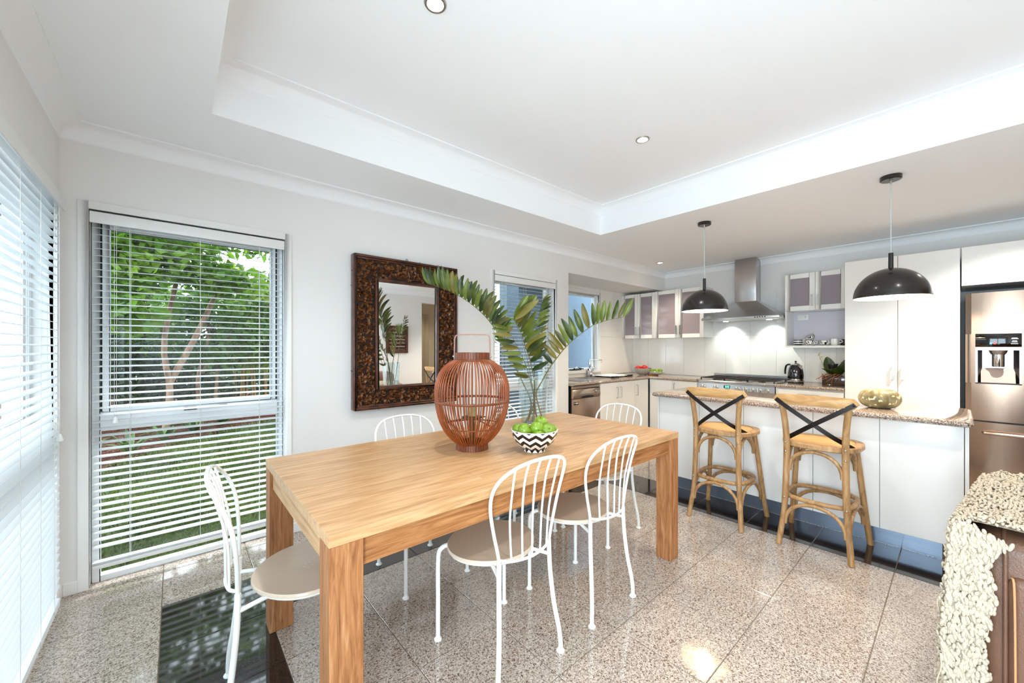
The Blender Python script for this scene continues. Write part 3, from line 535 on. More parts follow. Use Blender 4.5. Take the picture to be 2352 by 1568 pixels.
for u in (1.876, 1.888, 1.902, 1.914): B().box(5.190, 5.1912, u, u + 0.009, 0.771, 0.790).build('clock_digit', M['led'], dsp)
for u in (1.885, 1.902, 1.919): B().box(5.189, 5.196, u - 0.005, u + 0.005, 0.748, 0.754).build('clock_button', M['plastic_k'], t)
for (x, y, r) in ((5.36, 2.08, 0.045), (5.58, 2.08, 0.035), (5.47, 1.825, 0.062), (5.36, 1.57, 0.035), (5.58, 1.57, 0.05)):
    B().lathe([(r + 0.012, 0.853), (r + 0.012, 0.858), (r, 0.864), (r * 0.9, 0.869), (0, 0.869)], (x, y, 0), 20).build('burner', M['iron'], t, smooth=0.5)
for y0, y1 in ((1.955, 2.235), (1.69, 1.95), (1.41, 1.685)):
    q = B(); zg = 0.879
    for y in (y0, y1): q.box(5.24, 5.68, y - 0.005, y + 0.005, zg - 0.006, zg + 0.004)
    for x in (5.24, 5.36, 5.47, 5.58, 5.68): q.box(x - 0.005, x + 0.005, y0, y1, zg - 0.005, zg + 0.005)
    q.box(5.24, 5.68, (y0 + y1) / 2 - 0.005, (y0 + y1) / 2 + 0.005, zg - 0.005, zg + 0.005)
    for x in (5.24, 5.68):
        for y in (y0, y1): q.box(x - 0.006, x + 0.006, y - 0.006, y + 0.006, 0.853, zg)
    q.build('pan_support', M['iron'], t)
# ------------------------------------------------------------------ extractor hood
t = thing('extractor_hood', 'stainless pyramid extractor hood with a square chimney over the cooker', 'hood', (5.5, 1.82, 1.63))
B().box(5.565, XK - 0.006, 1.697, 1.942, 1.84, 2.418).build('chimney', M['steel_n'], t, bevel=0.002)
q = B().add([(5.25, 1.365, 1.648), (XK - 0.006, 1.365, 1.648), (XK - 0.006, 2.236, 1.648), (5.25, 2.236, 1.648), (5.555, 1.688, 1.862), (XK - 0.006, 1.688, 1.862), (XK - 0.006, 1.951, 1.862), (5.555, 1.951, 1.862)],
    [(0, 3, 2, 1), (4, 5, 6, 7), (0, 1, 5, 4), (1, 2, 6, 5), (2, 3, 7, 6), (3, 0, 4, 7)]); q.build('canopy', M['steel_c'], t)
B().box(5.248, XK - 0.006, 1.363, 2.238, 1.622, 1.648).build('lip', M['steel_c'], t, bevel=0.002)
B().box(5.27, XK - 0.03, 1.39, 2.21, 1.616, 1.6225).build('filter_panel', M['nickel'], t)
for i in range(5): B().box(5.245, 5.249, 1.50 + i * 0.026, 1.512 + i * 0.026, 1.629, 1.641).build('button', M['plastic_k'], t)
M['hoodlens'] = pm('hood_lamp_lens', srgb(240, 255, 245), 0.4, emit=(0.9, 1, 0.92, 1), estr=12)
for y in (1.55, 2.05):
    B().lathe([(0, 1.614), (0.03, 1.614), (0.034, 1.6165)], (5.56, y, 0), 20).build('hood_lamp', M['hoodlens'], t)
    l = lamp('hood_spot', 'SPOT', (5.58 - 5.5, y - 1.82, 1.60 - 1.63), 10, (0.92, 1.0, 0.90), (0, radians(-26), 0), spot_size=radians(100), spot_blend=0.8, shadow_soft_size=0.02); l.parent = t
# ------------------------------------------------------------------ wall cupboards
def glazed_door(parent, y0, y1, z0, z1, x, handle, hz, slant=0):
    fw_ = 0.052; d = B(); d.box(x, x + 0.02, y0, y0 + fw_, z0, z1).box(x, x + 0.02, y1 - fw_, y1, z0, z1).box(x, x + 0.02, y0 + fw_, y1 - fw_, z0, z0 + fw_).box(x, x + 0.02, y0 + fw_, y1 - fw_, z1 - fw_, z1)
    dr = d.build('door', M['gloss'], parent, bevel=0.0015, seg=1)
    B().box(x + 0.008, x + 0.012, y0 + fw_ - 0.002, y1 - fw_ + 0.002, z0 + fw_ - 0.002, z1 - fw_ + 0.002).build('glass_panel', M['cabglass'], dr)
    y = y0 + 0.026 if handle < 0 else y1 - 0.026
    q = B().box(x - 0.028, x - 0.022, y - 0.008, y + 0.008, hz, hz + 0.13).box(x - 0.022, x, y - 0.005, y + 0.005, hz + 0.004, hz + 0.012).box(x - 0.022, x, y - 0.005, y + 0.005, hz + 0.118, hz + 0.126); q.build('handle', M['nickel'], dr)
    return dr
M['cabglass'], nt, p = new_mat('translucent_cabinet_glass'); p.inputs['Base Color'].default_value = srgb(176, 164, 172); p.inputs['Roughness'].default_value = 0.06
tr_ = nd(nt, 'ShaderNodeBsdfTransparent'); mx = nd(nt, 'ShaderNodeMixShader'); mx.inputs[0].default_value = 0.52; nt.links.new(tr_.outputs[0], mx.inputs[1]); nt.links.new(p.outputs[0], mx.inputs[2]); nt.links.new(mx.outputs[0], nt.nodes['Material Output'].inputs[0])
M['cabin'] = pm('cupboard_inside', srgb(196, 188, 190), 0.6, vary=0.02)
def wall_cupboard(label, y0, y1, z0, z1, split, shelf, x=5.43):
    t = thing('wall_cupboard', label, 'cupboard', (x, (y0 + y1) / 2, z0), 'white wall cupboards with glazed doors')
    b = B(); b.box(x + 0.021, XK - 0.007, y0, y0 + 0.018, z0, z1).box(x + 0.021, XK - 0.007, y1 - 0.018, y1, z0, z1).box(x + 0.021, XK - 0.007, y0 + 0.018, y1 - 0.018, z0, z0 + 0.018).box(x + 0.021, XK - 0.007, y0 + 0.018, y1 - 0.018, z1 - 0.018, z1); b.build('carcass', M['gloss'], t)
    B().box(XK - 0.02, XK - 0.008, y0 + 0.018, y1 - 0.018, z0 + 0.018, z1 - 0.018).build('back_panel', M['cabin'], t)
    if shelf: B().box(x + 0.03, XK - 0.02, y0 + 0.018, y1 - 0.018, shelf, shelf + 0.018).build('shelf', M['gloss'], t)
    glazed_door(t, split + 0.0015, y1 - 0.001, z0, z1, x, -1, z0 + 0.045); glazed_door(t, y0 + 0.001, split - 0.0015, z0, z1, x, 1, z0 + 0.045)
    return t
wall_cupboard('narrow pair of glazed white wall cupboards in the corner above the fruit bowl', 2.993, 3.562, 1.411, 2.098, 3.283, 1.735)
wall_cupboard('wider pair of glazed white wall cupboards beside the extractor hood', 2.285, 2.991, 1.411, 2.102, 2.634, 1.735)
wall_cupboard('short pair of glazed white wall cupboards next to the tall pantry', 0.79, 1.353, 1.695, 2.118, 1.067, None)
t = thing('open_shelf', 'open white shelf box with cups below the short glazed cupboards', 'shelf', (5.6, 1.07, 1.28))
B().box(5.43, XK - 0.007, 0.79, 1.353, 1.268, 1.292).build('shelf_board', M['gloss'], t); B().box(5.44, XK - 0.007, 1.335, 1.353, 1.292, 1.693).build('side_panel', M['gloss'], t); B().box(XK - 0.012, XK - 0.007, 0.79, 1.335, 1.292, 1.693).build('back_panel', pm('shelf_back', srgb(214, 212, 222), 0.4, vary=0.01), t)
t = thing('power_outlet', 'white double power outlet fixed inside the open shelf', 'outlet', (XK - 0.012, 1.245, 1.63))
B().box(XK - 0.022, XK - 0.0125, 1.19, 1.30, 1.60, 1.665).build('plate', M['trim'], t, bevel=0.002)
B().box(XK - 0.025, XK - 0.022, 1.262, 1.278, 1.624, 1.634).build('switch', M['ceramic'], t)
for (y, z) in ((1.225, 1.64), (1.213, 1.64), (1.219, 1.624)): B().box(XK - 0.0228, XK - 0.0219, y - 0.0015, y + 0.0015, z - 0.004, z + 0.004).build('socket_slot', M['plastic_k'], t)
# ------------------------------------------------------------------ pantry, fridge surround
t = thing('pantry', 'tall white pantry with two gloss doors and slim handles', 'pantry', (5.4, 0.38, 0))
B().box(5.192, XK - 0.002, 0.0, 0.772, 0.10, 2.138).build('carcass', M['carcass'], t); B().box(5.25, 5.7, 0.0, 0.77, 0, 0.10).build('kickboard', M['kick'], t)
for (a, b_, hy) in ((0.388, 0.772, 0.418), (0.0, 0.386, 0.350)):
    d = B().box(5.17, 5.191, a + 0.001, b_ - 0.001, 0.105, 2.138).build('door', M['gloss'], t, bevel=0.0012, seg=1)
    B().box(5.142, 5.148, hy - 0.009, hy + 0.009, 0.968, 1.10).box(5.148, 5.17, hy - 0.005, hy + 0.005, 0.972, 0.98).box(5.148, 5.17, hy - 0.005, hy + 0.005, 1.088, 1.096).build('handle', M['nickel'], d)
t = thing('overhead_cupboard', 'white gloss cupboard bridging over the fridge', 'cupboard', (5.4, -0.48, 1.8))
B().box(5.192, XK - 0.002, -0.97, -0.008, 1.805, 2.138).build('carcass', M['carcass'], t); B().box(5.17, 5.191, -0.488, -0.009, 1.805, 2.138).build('door', M['gloss'], t, bevel=0.0012, seg=1); B().box(5.17, 5.191, -0.969, -0.492, 1.805, 2.138).build('door', M['gloss'], t, bevel=0.0012, seg=1)
tag(B().box(5.17, XK - 0.002, -0.992, -0.972, 0, 2.138).build('fridge_end_panel', M['gloss']), 'white gloss side panel beyond the fridge, outside the picture', 'panel')
# ------------------------------------------------------------------ fridge
t = thing('fridge', 'stainless fridge with a black water dispenser and freezer drawer below', 'fridge', (5.4, -0.48, 0))
B().box(5.16, XK - 0.02, -0.95, -0.03, 0.02, 1.722).build('body', M['iron'], t)
def curved_front(b, y0, y1, z0, z1, ya=None, yb=None, xf=5.088, bulge=0.022):
    """bowed door skin between y0 and y1; ya..yb builds only that stretch of it"""
    ya = y0 if ya is None else ya; yb = y1 if yb is None else yb; n = 14; pr = [(5.155, ya), (5.155, yb)]
    for i in range(n + 1):
        y = yb + (ya - yb) * i / n; u = (y - y0) / (y1 - y0); e = min(u, 1 - u); rr = 0.024 * max(0, 1 - e / 0.06) ** 2; pr.append((xf + bulge * (2 * u - 1) ** 2 + rr, y))
    return b.prism(pr, z0, z1, 'z')
DY0, DY1, DZ0, DZ1 = -0.322, -0.084, 0.972, 1.384
b = B(); curved_front(b, -0.488, -0.03, 0.662, DZ0); curved_front(b, -0.488, -0.03, DZ1, 1.728); curved_front(b, -0.488, -0.03, DZ0, DZ1, -0.488, DY0); curved_front(b, -0.488, -0.03, DZ0, DZ1, DY1, -0.03)
b.build('left_door', M['steel'], t, smooth=0.5)
curved_front(B(), -0.95, -0.494, 0.662, 1.728).build('right_door', M['steel'], t, smooth=0.5)
curved_front(B(), -0.95, -0.03, 0.05, 0.648).build('freezer_drawer', M['steel'], t, smooth=0.5)
B().box(5.10, 5.15, -0.94, -0.04, 0.649, 0.661).build('door_gap', M['iron'], t)
q = B().tube([(5.10, -0.13, 0.565), (5.05, -0.135, 0.565), (5.045, -0.2, 0.565), (5.045, -0.78, 0.565), (5.05, -0.845, 0.565), (5.10, -0.85, 0.565)], 0.013, 10); q.build('freezer_handle', M['steel_h'], t, smooth=0.8)
for y in (-0.455, -0.527): B().tube([(5.10, y, 0.74), (5.045, y, 0.75), (5.045, y, 1.62), (5.10, y, 1.63)], 0.012, 10).build('door_handle', M['steel_h'], t, smooth=0.8)
xd = 5.084
B().box(xd - 0.004, xd + 0.03, DY0, DY1, 1.274, DZ1).build('display_panel', pm('gloss_black', srgb(16, 10, 8), 0.05), t, bevel=0.002)
for y, mm in ((-0.166, 'led_b'), (-0.186, 'led_r')): B().box(xd - 0.005, xd - 0.004, y - 0.006, y + 0.006, 1.297, 1.312).build('indicator', M[mm], t)
for y0, y1, z in ((-0.300, -0.272, 1.345), (-0.305, -0.270, 1.339), (-0.298, -0.275, 1.322), (-0.303, -0.268, 1.299), (-0.300, -0.272, 1.313)): B().box(xd - 0.0046, xd - 0.004, y0, y1, z, z + 0.0035).build('panel_print', M['nickel'], t)
B().box(xd - 0.006, xd + 0.03, DY0, DY1, 1.247, 1.274).build('button_strip', M['steel_h'], t, bevel=0.001, seg=1)
for y in (-0.176, -0.212): B().box(xd - 0.0068, xd - 0.006, y - 0.011, y + 0.011, 1.256, 1.266).build('button', M['nickel'], t)
# recess: dark cheeks, pale back, sloping tray, all standing proud of the door skin as a framed niche
M['niche'] = pm('dispenser_back', srgb(206, 202, 204), 0.25, metal=0.4)
B().box(xd - 0.006, xd + 0.03, DY0, DY0 + 0.012, DZ0, 1.247).build('niche_frame', M['steel_h'], t); B().box(xd - 0.006, xd + 0.03, DY1 - 0.012, DY1, DZ0, 1.247).build('niche_frame', M['steel_h'], t); B().box(xd - 0.006, 5.14, DY0, DY1, DZ0 - 0.003, DZ0 + 0.006).build('niche_frame', M['iron'], t)
B().box(5.14, 5.152, DY0 + 0.002, DY1 - 0.002, DZ0 + 0.006, 1.247).build('niche_back', M['niche'], t)
for s, yy in ((1, DY0 + 0.012), (-1, DY1 - 0.012)): B().prism([(xd + 0.004, yy), (5.139, yy), (5.139, yy + s * 0.026)], DZ0 + 0.006, 1.247, 'z').build('niche_cheek', M['plastic_k'], t)
B().prism([(5.139, DZ0 + 0.007), (xd, DZ0 + 0.007), (xd, DZ0 + 0.012), (5.139, 1.10)], DY0 + 0.03, DY1 - 0.03, 'y').build('drip_tray', pm('tray_grey', srgb(176, 160, 152), 0.3), t)
B().lathe([(0.05, 1.247), (0.046, 1.23), (0.038, 1.215), (0.036, 1.212)], (xd + 0.016, -0.205, 0), 24).build('spout', M['nickel'], t, smooth=0.6); B().lathe([(0.034, 1.212), (0.034, 1.118), (0.032, 1.112), (0, 1.112)], (xd + 0.016, -0.205, 0), 24).build('paddle', M['chrome'], t, smooth=0.6)
# ------------------------------------------------------------------ pendants
def pendant(x, y, label):
    t = thing('pendant_lamp', label, 'pendant lamp', (x, y, 1.6), 'black dome pendants over the island'); R, zr = 0.1934, 1.605
    B().lathe([(0.0, ZC), (0.056, ZC), (0.056, ZC - 0.024), (0.05, ZC - 0.028), (0, ZC - 0.028)], (x, y, 0), 32).build('ceiling_rose', M['lampblack'], t, smooth=0.5)
    B().tube([(x, y, ZC - 0.027), (x, y, 1.895)], 0.0032, 8).build('flex', pm('clear_flex', srgb(196, 200, 202), 0.3), t)
    B().lathe([(0.007, ZC - 0.028), (0.006, ZC - 0.05), (0.003, ZC - 0.056)], (x, y, 0), 10).build('cord_grip', M['nickel'], t)
    B().lathe([(0.0, 1.905), (0.013, 1.905), (0.0135, 1.80), (0.0, 1.80)], (x, y, 0), 16).build('stem', M['lampblack'], t, smooth=0.5)
    pr = [(R * sin(a * pi / 2 / 16), zr + 0.198 * cos(a * pi / 2 / 16)) for a in range(1, 17)]; pr = [(0.005, zr + 0.1985)] + pr
    B().lathe(pr, (x, y, 0), 64, cap=False).build('shade', M['lampblack'], t, smooth=True)
    pi_ = [((R - 0.003) * sin(a * pi / 2 / 16), zr + 0.194 * cos(a * pi / 2 / 16)) for a in range(0, 17)]
    B().lathe(pi_ + [(R, zr)], (x, y, 0), 64, cap=False).build('shade_lining', M['lampwhite'], t, smooth=True)
    B().lathe([(0.018, 1.79), (0.018, 1.745), (0.0, 1.745)], (x, y, 0), 14).build('lamp_holder', M['lampwhite'], t)
    B().ball((x, y, 1.705), (0.032, 0.032, 0.038), 16, 10).build('bulb', pm('bulb_glow', srgb(255, 236, 200), 0.5, emit=(1, 0.8, 0.5, 1), estr=30), t, smooth=True)
    l = lamp('pendant_light', 'POINT', (0, 0, 0.045), 26, (1.0, 0.80, 0.55), shadow_soft_size=0.035); l.parent = t
pendant(3.636, 0.305, 'black dome pendant lamp nearest the fridge, above the pumpkin')
pendant(3.683, 1.543, 'black dome pendant lamp nearest the sink end of the island')
# ------------------------------------------------------------------ things on the worktops
def band_mat(name, c1, c2, kind, n=8, f=60, amp=0.02, cz=0.0):
    """two-colour printed pattern on a turned form; object coordinates"""
    m, nt, p = new_mat(name); L = nt.links.new; tc = nd(nt, 'ShaderNodeTexCoord'); sp = nd(nt, 'ShaderNodeSeparateXYZ'); L(tc.outputs['Object'], sp.inputs[0])
    def mth(op, a, b=None, c=None):
        q = nd(nt, 'ShaderNodeMath', operation=op)
        for i, v in enumerate((a, b, c)):
            if v is None: continue
            if isinstance(v, (int, float)): q.inputs[i].default_value = v
            else: L(v, q.inputs[i])
        return q.outputs[0]
    ang = mth('ARCTAN2', sp.outputs[1], sp.outputs[0]); z = sp.outputs[2]
    if kind == 'chevron':
        tri = mth('PINGPONG', mth('MULTIPLY_ADD', ang, n / (2 * pi), 50.0), 0.5); v = mth('MULTIPLY_ADD', tri, amp * 2, z); fac = mth('GREATER_THAN', mth('FRACT', mth('MULTIPLY_ADD', v, f, cz)), 0.5)
    elif kind == 'diamond':
        a1 = mth('PINGPONG', mth('MULTIPLY_ADD', ang, n / (2 * pi), 50.0), 0.5); z1 = mth('PINGPONG', mth('MULTIPLY_ADD', z, amp, 10.0), 0.5); fac = mth('GREATER_THAN', mth('FRACT', mth('MULTIPLY', mth('ADD', a1, z1), f)), 0.5)
    elif kind == 'stripe': fac = mth('GREATER_THAN', mth('FRACT', mth('MULTIPLY_ADD', z, f, cz)), 0.5)
    elif kind == 'dots':
        fa = mth('PINGPONG', mth('MULTIPLY_ADD', ang, n / (2 * pi), 50.0), 0.5); fz = mth('PINGPONG', mth('MULTIPLY_ADD', z, f, cz), 0.5); fac = mth('LESS_THAN', mth('ADD', mth('MULTIPLY', fa, fa), mth('MULTIPLY', fz, fz)), amp)
    elif kind == 'scroll':
        w = nd(nt, 'ShaderNodeTexWave'); w.inputs['Scale'].default_value = f; w.inputs['Distortion'].default_value = 9; w.inputs['Detail'].default_value = 1; L(tc.outputs['Object'], w.inputs[0]); fac = mth('GREATER_THAN', w.outputs[1], 0.62)
    mx = nd(nt, 'ShaderNodeMix', data_type='RGBA'); mx.inputs[6].default_value = c1; mx.inputs[7].default_value = c2; L(fac, mx.inputs[0]); L(mx.outputs[2], p.inputs['Base Color']); p.inputs['Roughness'].default_value = 0.2
    return m
WH, BK = srgb(238, 236, 230), srgb(26, 20, 18)
def bowl(name, label, c, R, h, foot, mat, inner):
    t = thing(name, label, 'bowl', c); cx, cy_, z = c
    pr = [(foot * 0.9, 0), (foot, 0.002), (foot * 0.97, 0.012)] + [(foot * 0.97 + (R - foot * 0.97) * sin(a * pi / 2 / 8) ** 0.9, 0.012 + (h - 0.012) * (1 - cos(a * pi / 2 / 8))) for a in range(1, 9)]
    B().lathe(pr, c, 48, cap=False).build('outer_wall', mat, t, smooth=True)
    pr2 = [(R, h), (R - 0.004, h + 0.001), (R - 0.008, h - 0.004)] + [((R - 0.008) * cos(a * pi / 2 / 8), 0.018 + (h - 0.022) * (1 - sin(a * pi / 2 / 8))) for a in range(1, 9)]
    B().lathe(pr2, c, 48, cap=False).build('inner_wall', inner, t, smooth=True)
    return t
def fruit(kind, label, c, r, mat, group, rz=0, tilt=(0, 0)):
    t = thing(kind, label, 'fruit', c, group); b = B(); n, m = 18, 12; vs = []
    R = Matrix.Rotation(tilt[0], 3, 'X') @ Matrix.Rotation(tilt[1], 3, 'Y')
    for i in range(m + 1):
        th = pi * i / m
        for k in range(n):
            a = 2 * pi * k / n; rr = r * sin(th) * (1 + 0.03 * cos(5 * a) * (0.5 - 0.5 * cos(th))); z = r * 0.92 * cos(th) - r * 0.20 * math.exp(-(sin(th) / 0.3) ** 2) * (1 if th < pi / 2 else -0.7); vs.append(R @ Vector((rr * cos(a), rr * sin(a), z)))
    b.add([Vector(c) + v for v in vs], [(i * n + k, i * n + (k + 1) % n, (i + 1) * n + (k + 1) % n, (i + 1) * n + k) for i in range(m) for k in range(n)])
    b.build('flesh', mat, t, smooth=True)
    p0 = Vector(c) + R @ Vector((0, 0, r * 0.70)); p1 = Vector(c) + R @ Vector((r * 0.1, 0.0, r * 1.02)); B().tube([p0, (p0 + p1) / 2 + Vector((0.0005, 0, 0)), p1], 0.0014, 5).build('stalk', M['stalk'], t)
    return t
c = (5.33, 3.135, ZT); bowl('fruit_bowl', 'black and white woven-pattern bowl of tomatoes on the corner worktop', c, 0.125, 0.105, 0.055, band_mat('basket_print', srgb(206, 200, 192), srgb(60, 50, 46), 'diamond', 10, 6, 9), M['iron'])
TG = 'tomatoes in the woven-pattern bowl'
for i, (dx, dy, dz, r, lb) in enumerate(((-0.042, 0.055, 0.105, 0.042, 'red tomato at the window end of the woven-pattern bowl'), (0.0, -0.03, 0.112, 0.045, 'largest red tomato, on top in the woven-pattern bowl'), (0.035, 0.03, 0.095, 0.040, 'red tomato half hidden in the middle of the woven-pattern bowl'), (0.0, -0.075, 0.088, 0.034, 'red tomato at the cooker end of the woven-pattern bowl'))):
    fruit('tomato', lb, (c[0] + dx, c[1] + dy, c[2] + dz), r, M['tomato'], TG, tilt=(0.3 * i, 0.2))
t = thing('wooden_board', 'round brown wooden board standing behind the white plates', 'board', (5.40, 2.99, ZT))
B().lathe([(0.0, 0), (0.075, 0), (0.078, 0.008), (0.075, 0.016), (0, 0.016)], (5.38, 3.0, ZT), 32).build('board', M['wood_apron'], t, smooth=0.5)
z = ZT + 0.017
for i, (lb, pr) in enumerate((('small grey-green dish at the bottom of the plate stack', 0.07), ('white plate in the middle of the plate stack on the worktop', 0.105), ('topmost white plate of the stack, carrying green apples', 0.108))):
    zz = z + (0, 0.012, 0.026)[i]; h = (0.012, 0.014, 0.016)[i]
    t = thing('plate', lb, 'plate', (5.36, 2.93, zz), 'stacked plates on the corner worktop')
    B().lathe([(0.0, 0), (pr * 0.7, 0), (pr, h), (pr - 0.003, h + 0.002), (pr * 0.68, 0.004), (0, 0.004)], (5.36, 2.93, zz), 40).build('dish', M['ceramic'] if i else M['niche'], t, smooth=0.7)
for i, (dx, dy, lb) in enumerate(((-0.015, 0.055, 'green apple on the plate stack, nearest the tomato bowl'), (0.03, -0.005, 'green apple at the back of the plate stack'), (-0.03, -0.022, 'green apple in the middle of the plate stack'), (0.0, -0.065, 'green apple on the plate stack, nearest the cooker'))):
    fruit('apple', lb, (5.36 + dx, 2.93 + dy, ZT + 0.076), 0.030, M['apple'], 'apples on the plate stack', tilt=(0.2 * i, 0.1))
# kettle
kx, ky = 5.52, 1.268
t = thing('kettle', 'black jug kettle with a chrome band and ball knob on the short worktop', 'kettle', (kx, ky, ZT))
B().lathe([(0.0, 0), (0.077, 0), (0.079, 0.012), (0, 0.012)], (kx, ky, ZT), 36).build('power_base', M['plastic_k'], t, smooth=0.5)
B().lathe([(0.078, 0.013), (0.081, 0.02), (0.080, 0.048), (0.077, 0.05)], (kx, ky, ZT), 40, cap=False).build('band', M['chrome'], t, smooth=0.6)
B().lathe([(0.078, 0.05), (0.080, 0.08), (0.077, 0.12), (0.069, 0.165), (0.056, 0.198), (0.046, 0.21)], (kx, ky, ZT), 40, cap=False).build('jug', pm('black_kettle_enamel', srgb(14, 12, 12), 0.1, coat=0.6), t, smooth=True)
B().lathe([(0.046, 0.209), (0.044, 0.216), (0.03, 0.228), (0.012, 0.234), (0.0, 0.235)], (kx, ky, ZT), 32, cap=False).build('lid', M['chrome'], t, smooth=True)
B().ball((kx, ky, ZT + 0.247), 0.012, 12, 8).build('lid_knob', M['plastic_k'], t, smooth=True)
u = Vector((0.5, 0.87, 0)).normalized()
B().tube(cat_rom([Vector((kx, ky, ZT + 0.20)) + u * 0.04, Vector((kx, ky, ZT + 0.213)) + u * 0.085, Vector((kx, ky, ZT + 0.195)) + u * 0.125, Vector((kx, ky, ZT + 0.14)) + u * 0.14, Vector((kx, ky, ZT + 0.095)) + u * 0.14], 5), 0.0105, 10).build('handle', M['plastic_k'], t, smooth=True)
v = -u; B().add([Vector((kx, ky, ZT + 0.205)) + v * 0.045 + Vector((0.02, -0.01, 0)), Vector((kx, ky, ZT + 0.205)) + v * 0.045 - Vector((0.02, -0.01, 0)), Vector((kx, ky, ZT + 0.155)) + v * 0.078, Vector((kx, ky, ZT + 0.207)) + v * 0.088], [(0, 1, 3), (0, 3, 2), (1, 2, 3), (0, 2, 1)]).build('pouring_lip', M['chrome'], t)
# orchid trough
t = thing('potted_orchid', 'orchid with broad dark leaves and straggling roots in a brown glass trough', 'plant', (5.5, 0.90, ZT))
B().box(5.40, 5.60, 0.79, 1.0, ZT, ZT + 0.105).build('trough', pm('brown_glass_trough', srgb(58, 42, 30), 0.08, vary=0.2, nscale=20, coat=0.5), t, bevel=0.004)
M['oleaf'] = pm('orchid_leaf', srgb(46, 58, 18), 0.35, vary=0.25, nscale=12); M['oroot'] = pm('orchid_root', srgb(150, 92, 58), 0.6, vary=0.15)
def broad_leaf(base, tip, w, up, parent, mat=None, name='leaf', sag=0.0):
    base, tip = Vector(base), Vector(tip); d = tip - base; s = d.cross(Vector(up)).normalized(); n = s.cross(d).normalized(); b = B(); nu, nv = 6, 12
    def f(a, v):
        ww = w * (sin(pi * min(v * 0.93 + 0.05, 1)) ** 0.7) * 0.5; e = (a * 2 - 1); return base + d * v + s * (ww * e) + n * (abs(e) * ww * 0.35 + sag * v * v)
    b.sheet(f, nu, nv); return b.build(name, mat or M['oleaf'], parent, smooth=True)
broad_leaf((5.49, 0.93, ZT + 0.10), (5.47, 0.97, ZT + 0.31), 0.11, (1, 0, 0.1), t); broad_leaf((5.49, 0.9, ZT + 0.10), (5.44, 0.79, ZT + 0.26), 0.08, (1, 0, 0.4), t); broad_leaf((5.5, 0.88, ZT + 0.10), (5.52, 0.80, ZT + 0.30), 0.07, (1, 0, 0), t)
broad_leaf((5.49, 0.91, ZT + 0.10), (5.38, 1.0, ZT + 0.185), 0.07, (0, 0, 1), t); broad_leaf((5.48, 0.90, ZT + 0.10), (5.40, 0.86, ZT + 0.20), 0.09, (0.4, 0, 1), t)
B().lathe([(0.036, 0.0), (0.045, 0.04), (0.049, 0.042), (0.049, 0.052), (0.0, 0.052)], (5.46, 0.918, ZT + 0.185), 20).build('nursery_pot', M['plastic_k'], t, smooth=0.4)
for (p, q_) in (((5.50, 0.95, ZT + 0.1), (5.46, 1.04, ZT + 0.35)), ((5.51, 0.86, ZT + 0.1), (5.52, 0.795, ZT + 0.32))):
    B().tube(cat_rom([p, (Vector(p) + Vector(q_)) / 2 + Vector((0, 0.012, 0.0)), q_], 4), 0.0018, 5).build('flower_stem', M['apple'], t)
    for i in range(4): B().ball(Vector(q_) + Vector((0.0, -0.008 * i + (0.01 if i % 2 else -0.01), -0.02 * i)), 0.007, 8, 6).build('bud', pm('bud_%d' % i, srgb(214, 176, 84), 0.5), t, smooth=True)
rr = random.Random(3)
for i in range(9):
    y = 0.84 + 0.02 * i; s = 1 if i % 2 else -1; p0 = Vector((5.45, y, ZT + 0.108)); p1 = Vector((5.385, y + rr.uniform(-0.03, 0.06), ZT + 0.125)); p2 = Vector((5.375, y + rr.uniform(-0.02, 0.10), ZT + rr.uniform(0.02, 0.09)))
    B().tube(cat_rom([p0, p1, p2], 5), 0.0026, 5).build('root', M['oroot'], t, smooth=True)
# cups on the open shelf
def cup(label, c, r, h, mat, handle=None, tilt=None, round_=True):
    t = thing('cup', label, 'cup', c, 'black and white cups on the open shelf'); b = B()
    Mx = Matrix.Translation(c) @ (tilt or Matrix.Identity(4))
    pr = [(r * 0.55, 0), (r * 0.6, 0.002)] + ([(r * 0.6 + r * 0.4 * sin(a * pi / 12), 0.002 + (h - 0.002) * (1 - cos(a * pi / 12))) for a in range(1, 7)] if round_ else [(r * 0.95, 0.012), (r, h * 0.4), (r, h)])
    b.M = Mx; b.lathe(pr, n=28); ob = b.build('body', mat, t, smooth=0.9, org=(0, 0, 0))
    q = B(); q.M = Mx; q.lathe([(r, h), (r - 0.003, h), (r * 0.8, h * 0.4), (r * 0.5, 0.006), (0, 0.006)], n=28, cap=False); q.build('inside', M['ceramic'], t, smooth=True)
    a = radians(handle); q = B(); q.M = Mx; q.tube([(cos(a) * r * 0.9, sin(a) * r * 0.9, h * 0.82), (cos(a) * (r + 0.02), sin(a) * (r + 0.02), h * 0.8), (cos(a) * (r + 0.024), sin(a) * (r + 0.024), h * 0.5), (cos(a) * r * 0.85, sin(a) * r * 0.85, h * 0.28)], 0.0045, 7); q.build('handle', M['ceramic'], t, smooth=True)
zs = 1.2925; SC = band_mat('scroll_print', WH, BK, 'scroll', f=22)
cup('cup with bold black horizontal bands, first on the open shelf', (5.55, 1.252, zs), 0.045, 0.066, band_mat('band_print', WH, BK, 'stripe', f=38, cz=0.35), -100, round_=False)
cup('lower round cup with black scrolls, under the tipped cup', (5.55, 1.134, zs), 0.058, 0.058, SC, -120)
cup('cup tipped on its side on top of another cup', (5.56, 1.125, zs + 0.068), 0.052, 0.052, SC, 120, Matrix.Rotation(radians(-28), 4, 'X') @ Matrix.Rotation(radians(-20), 4, 'Y'))
cup('round cup with black pattern between the tipped cup and the white mug', (5.56, 1.005, zs), 0.055, 0.056, band_mat('leaf_print', WH, BK, 'scroll', f=30), -140)
cup('white mug with a dotted black stripe, last on the open shelf', (5.55, 0.915, zs), 0.042, 0.075, band_mat('dot_print', WH, BK, 'dots', n=3, f=70, amp=0.035), -95, round_=False)
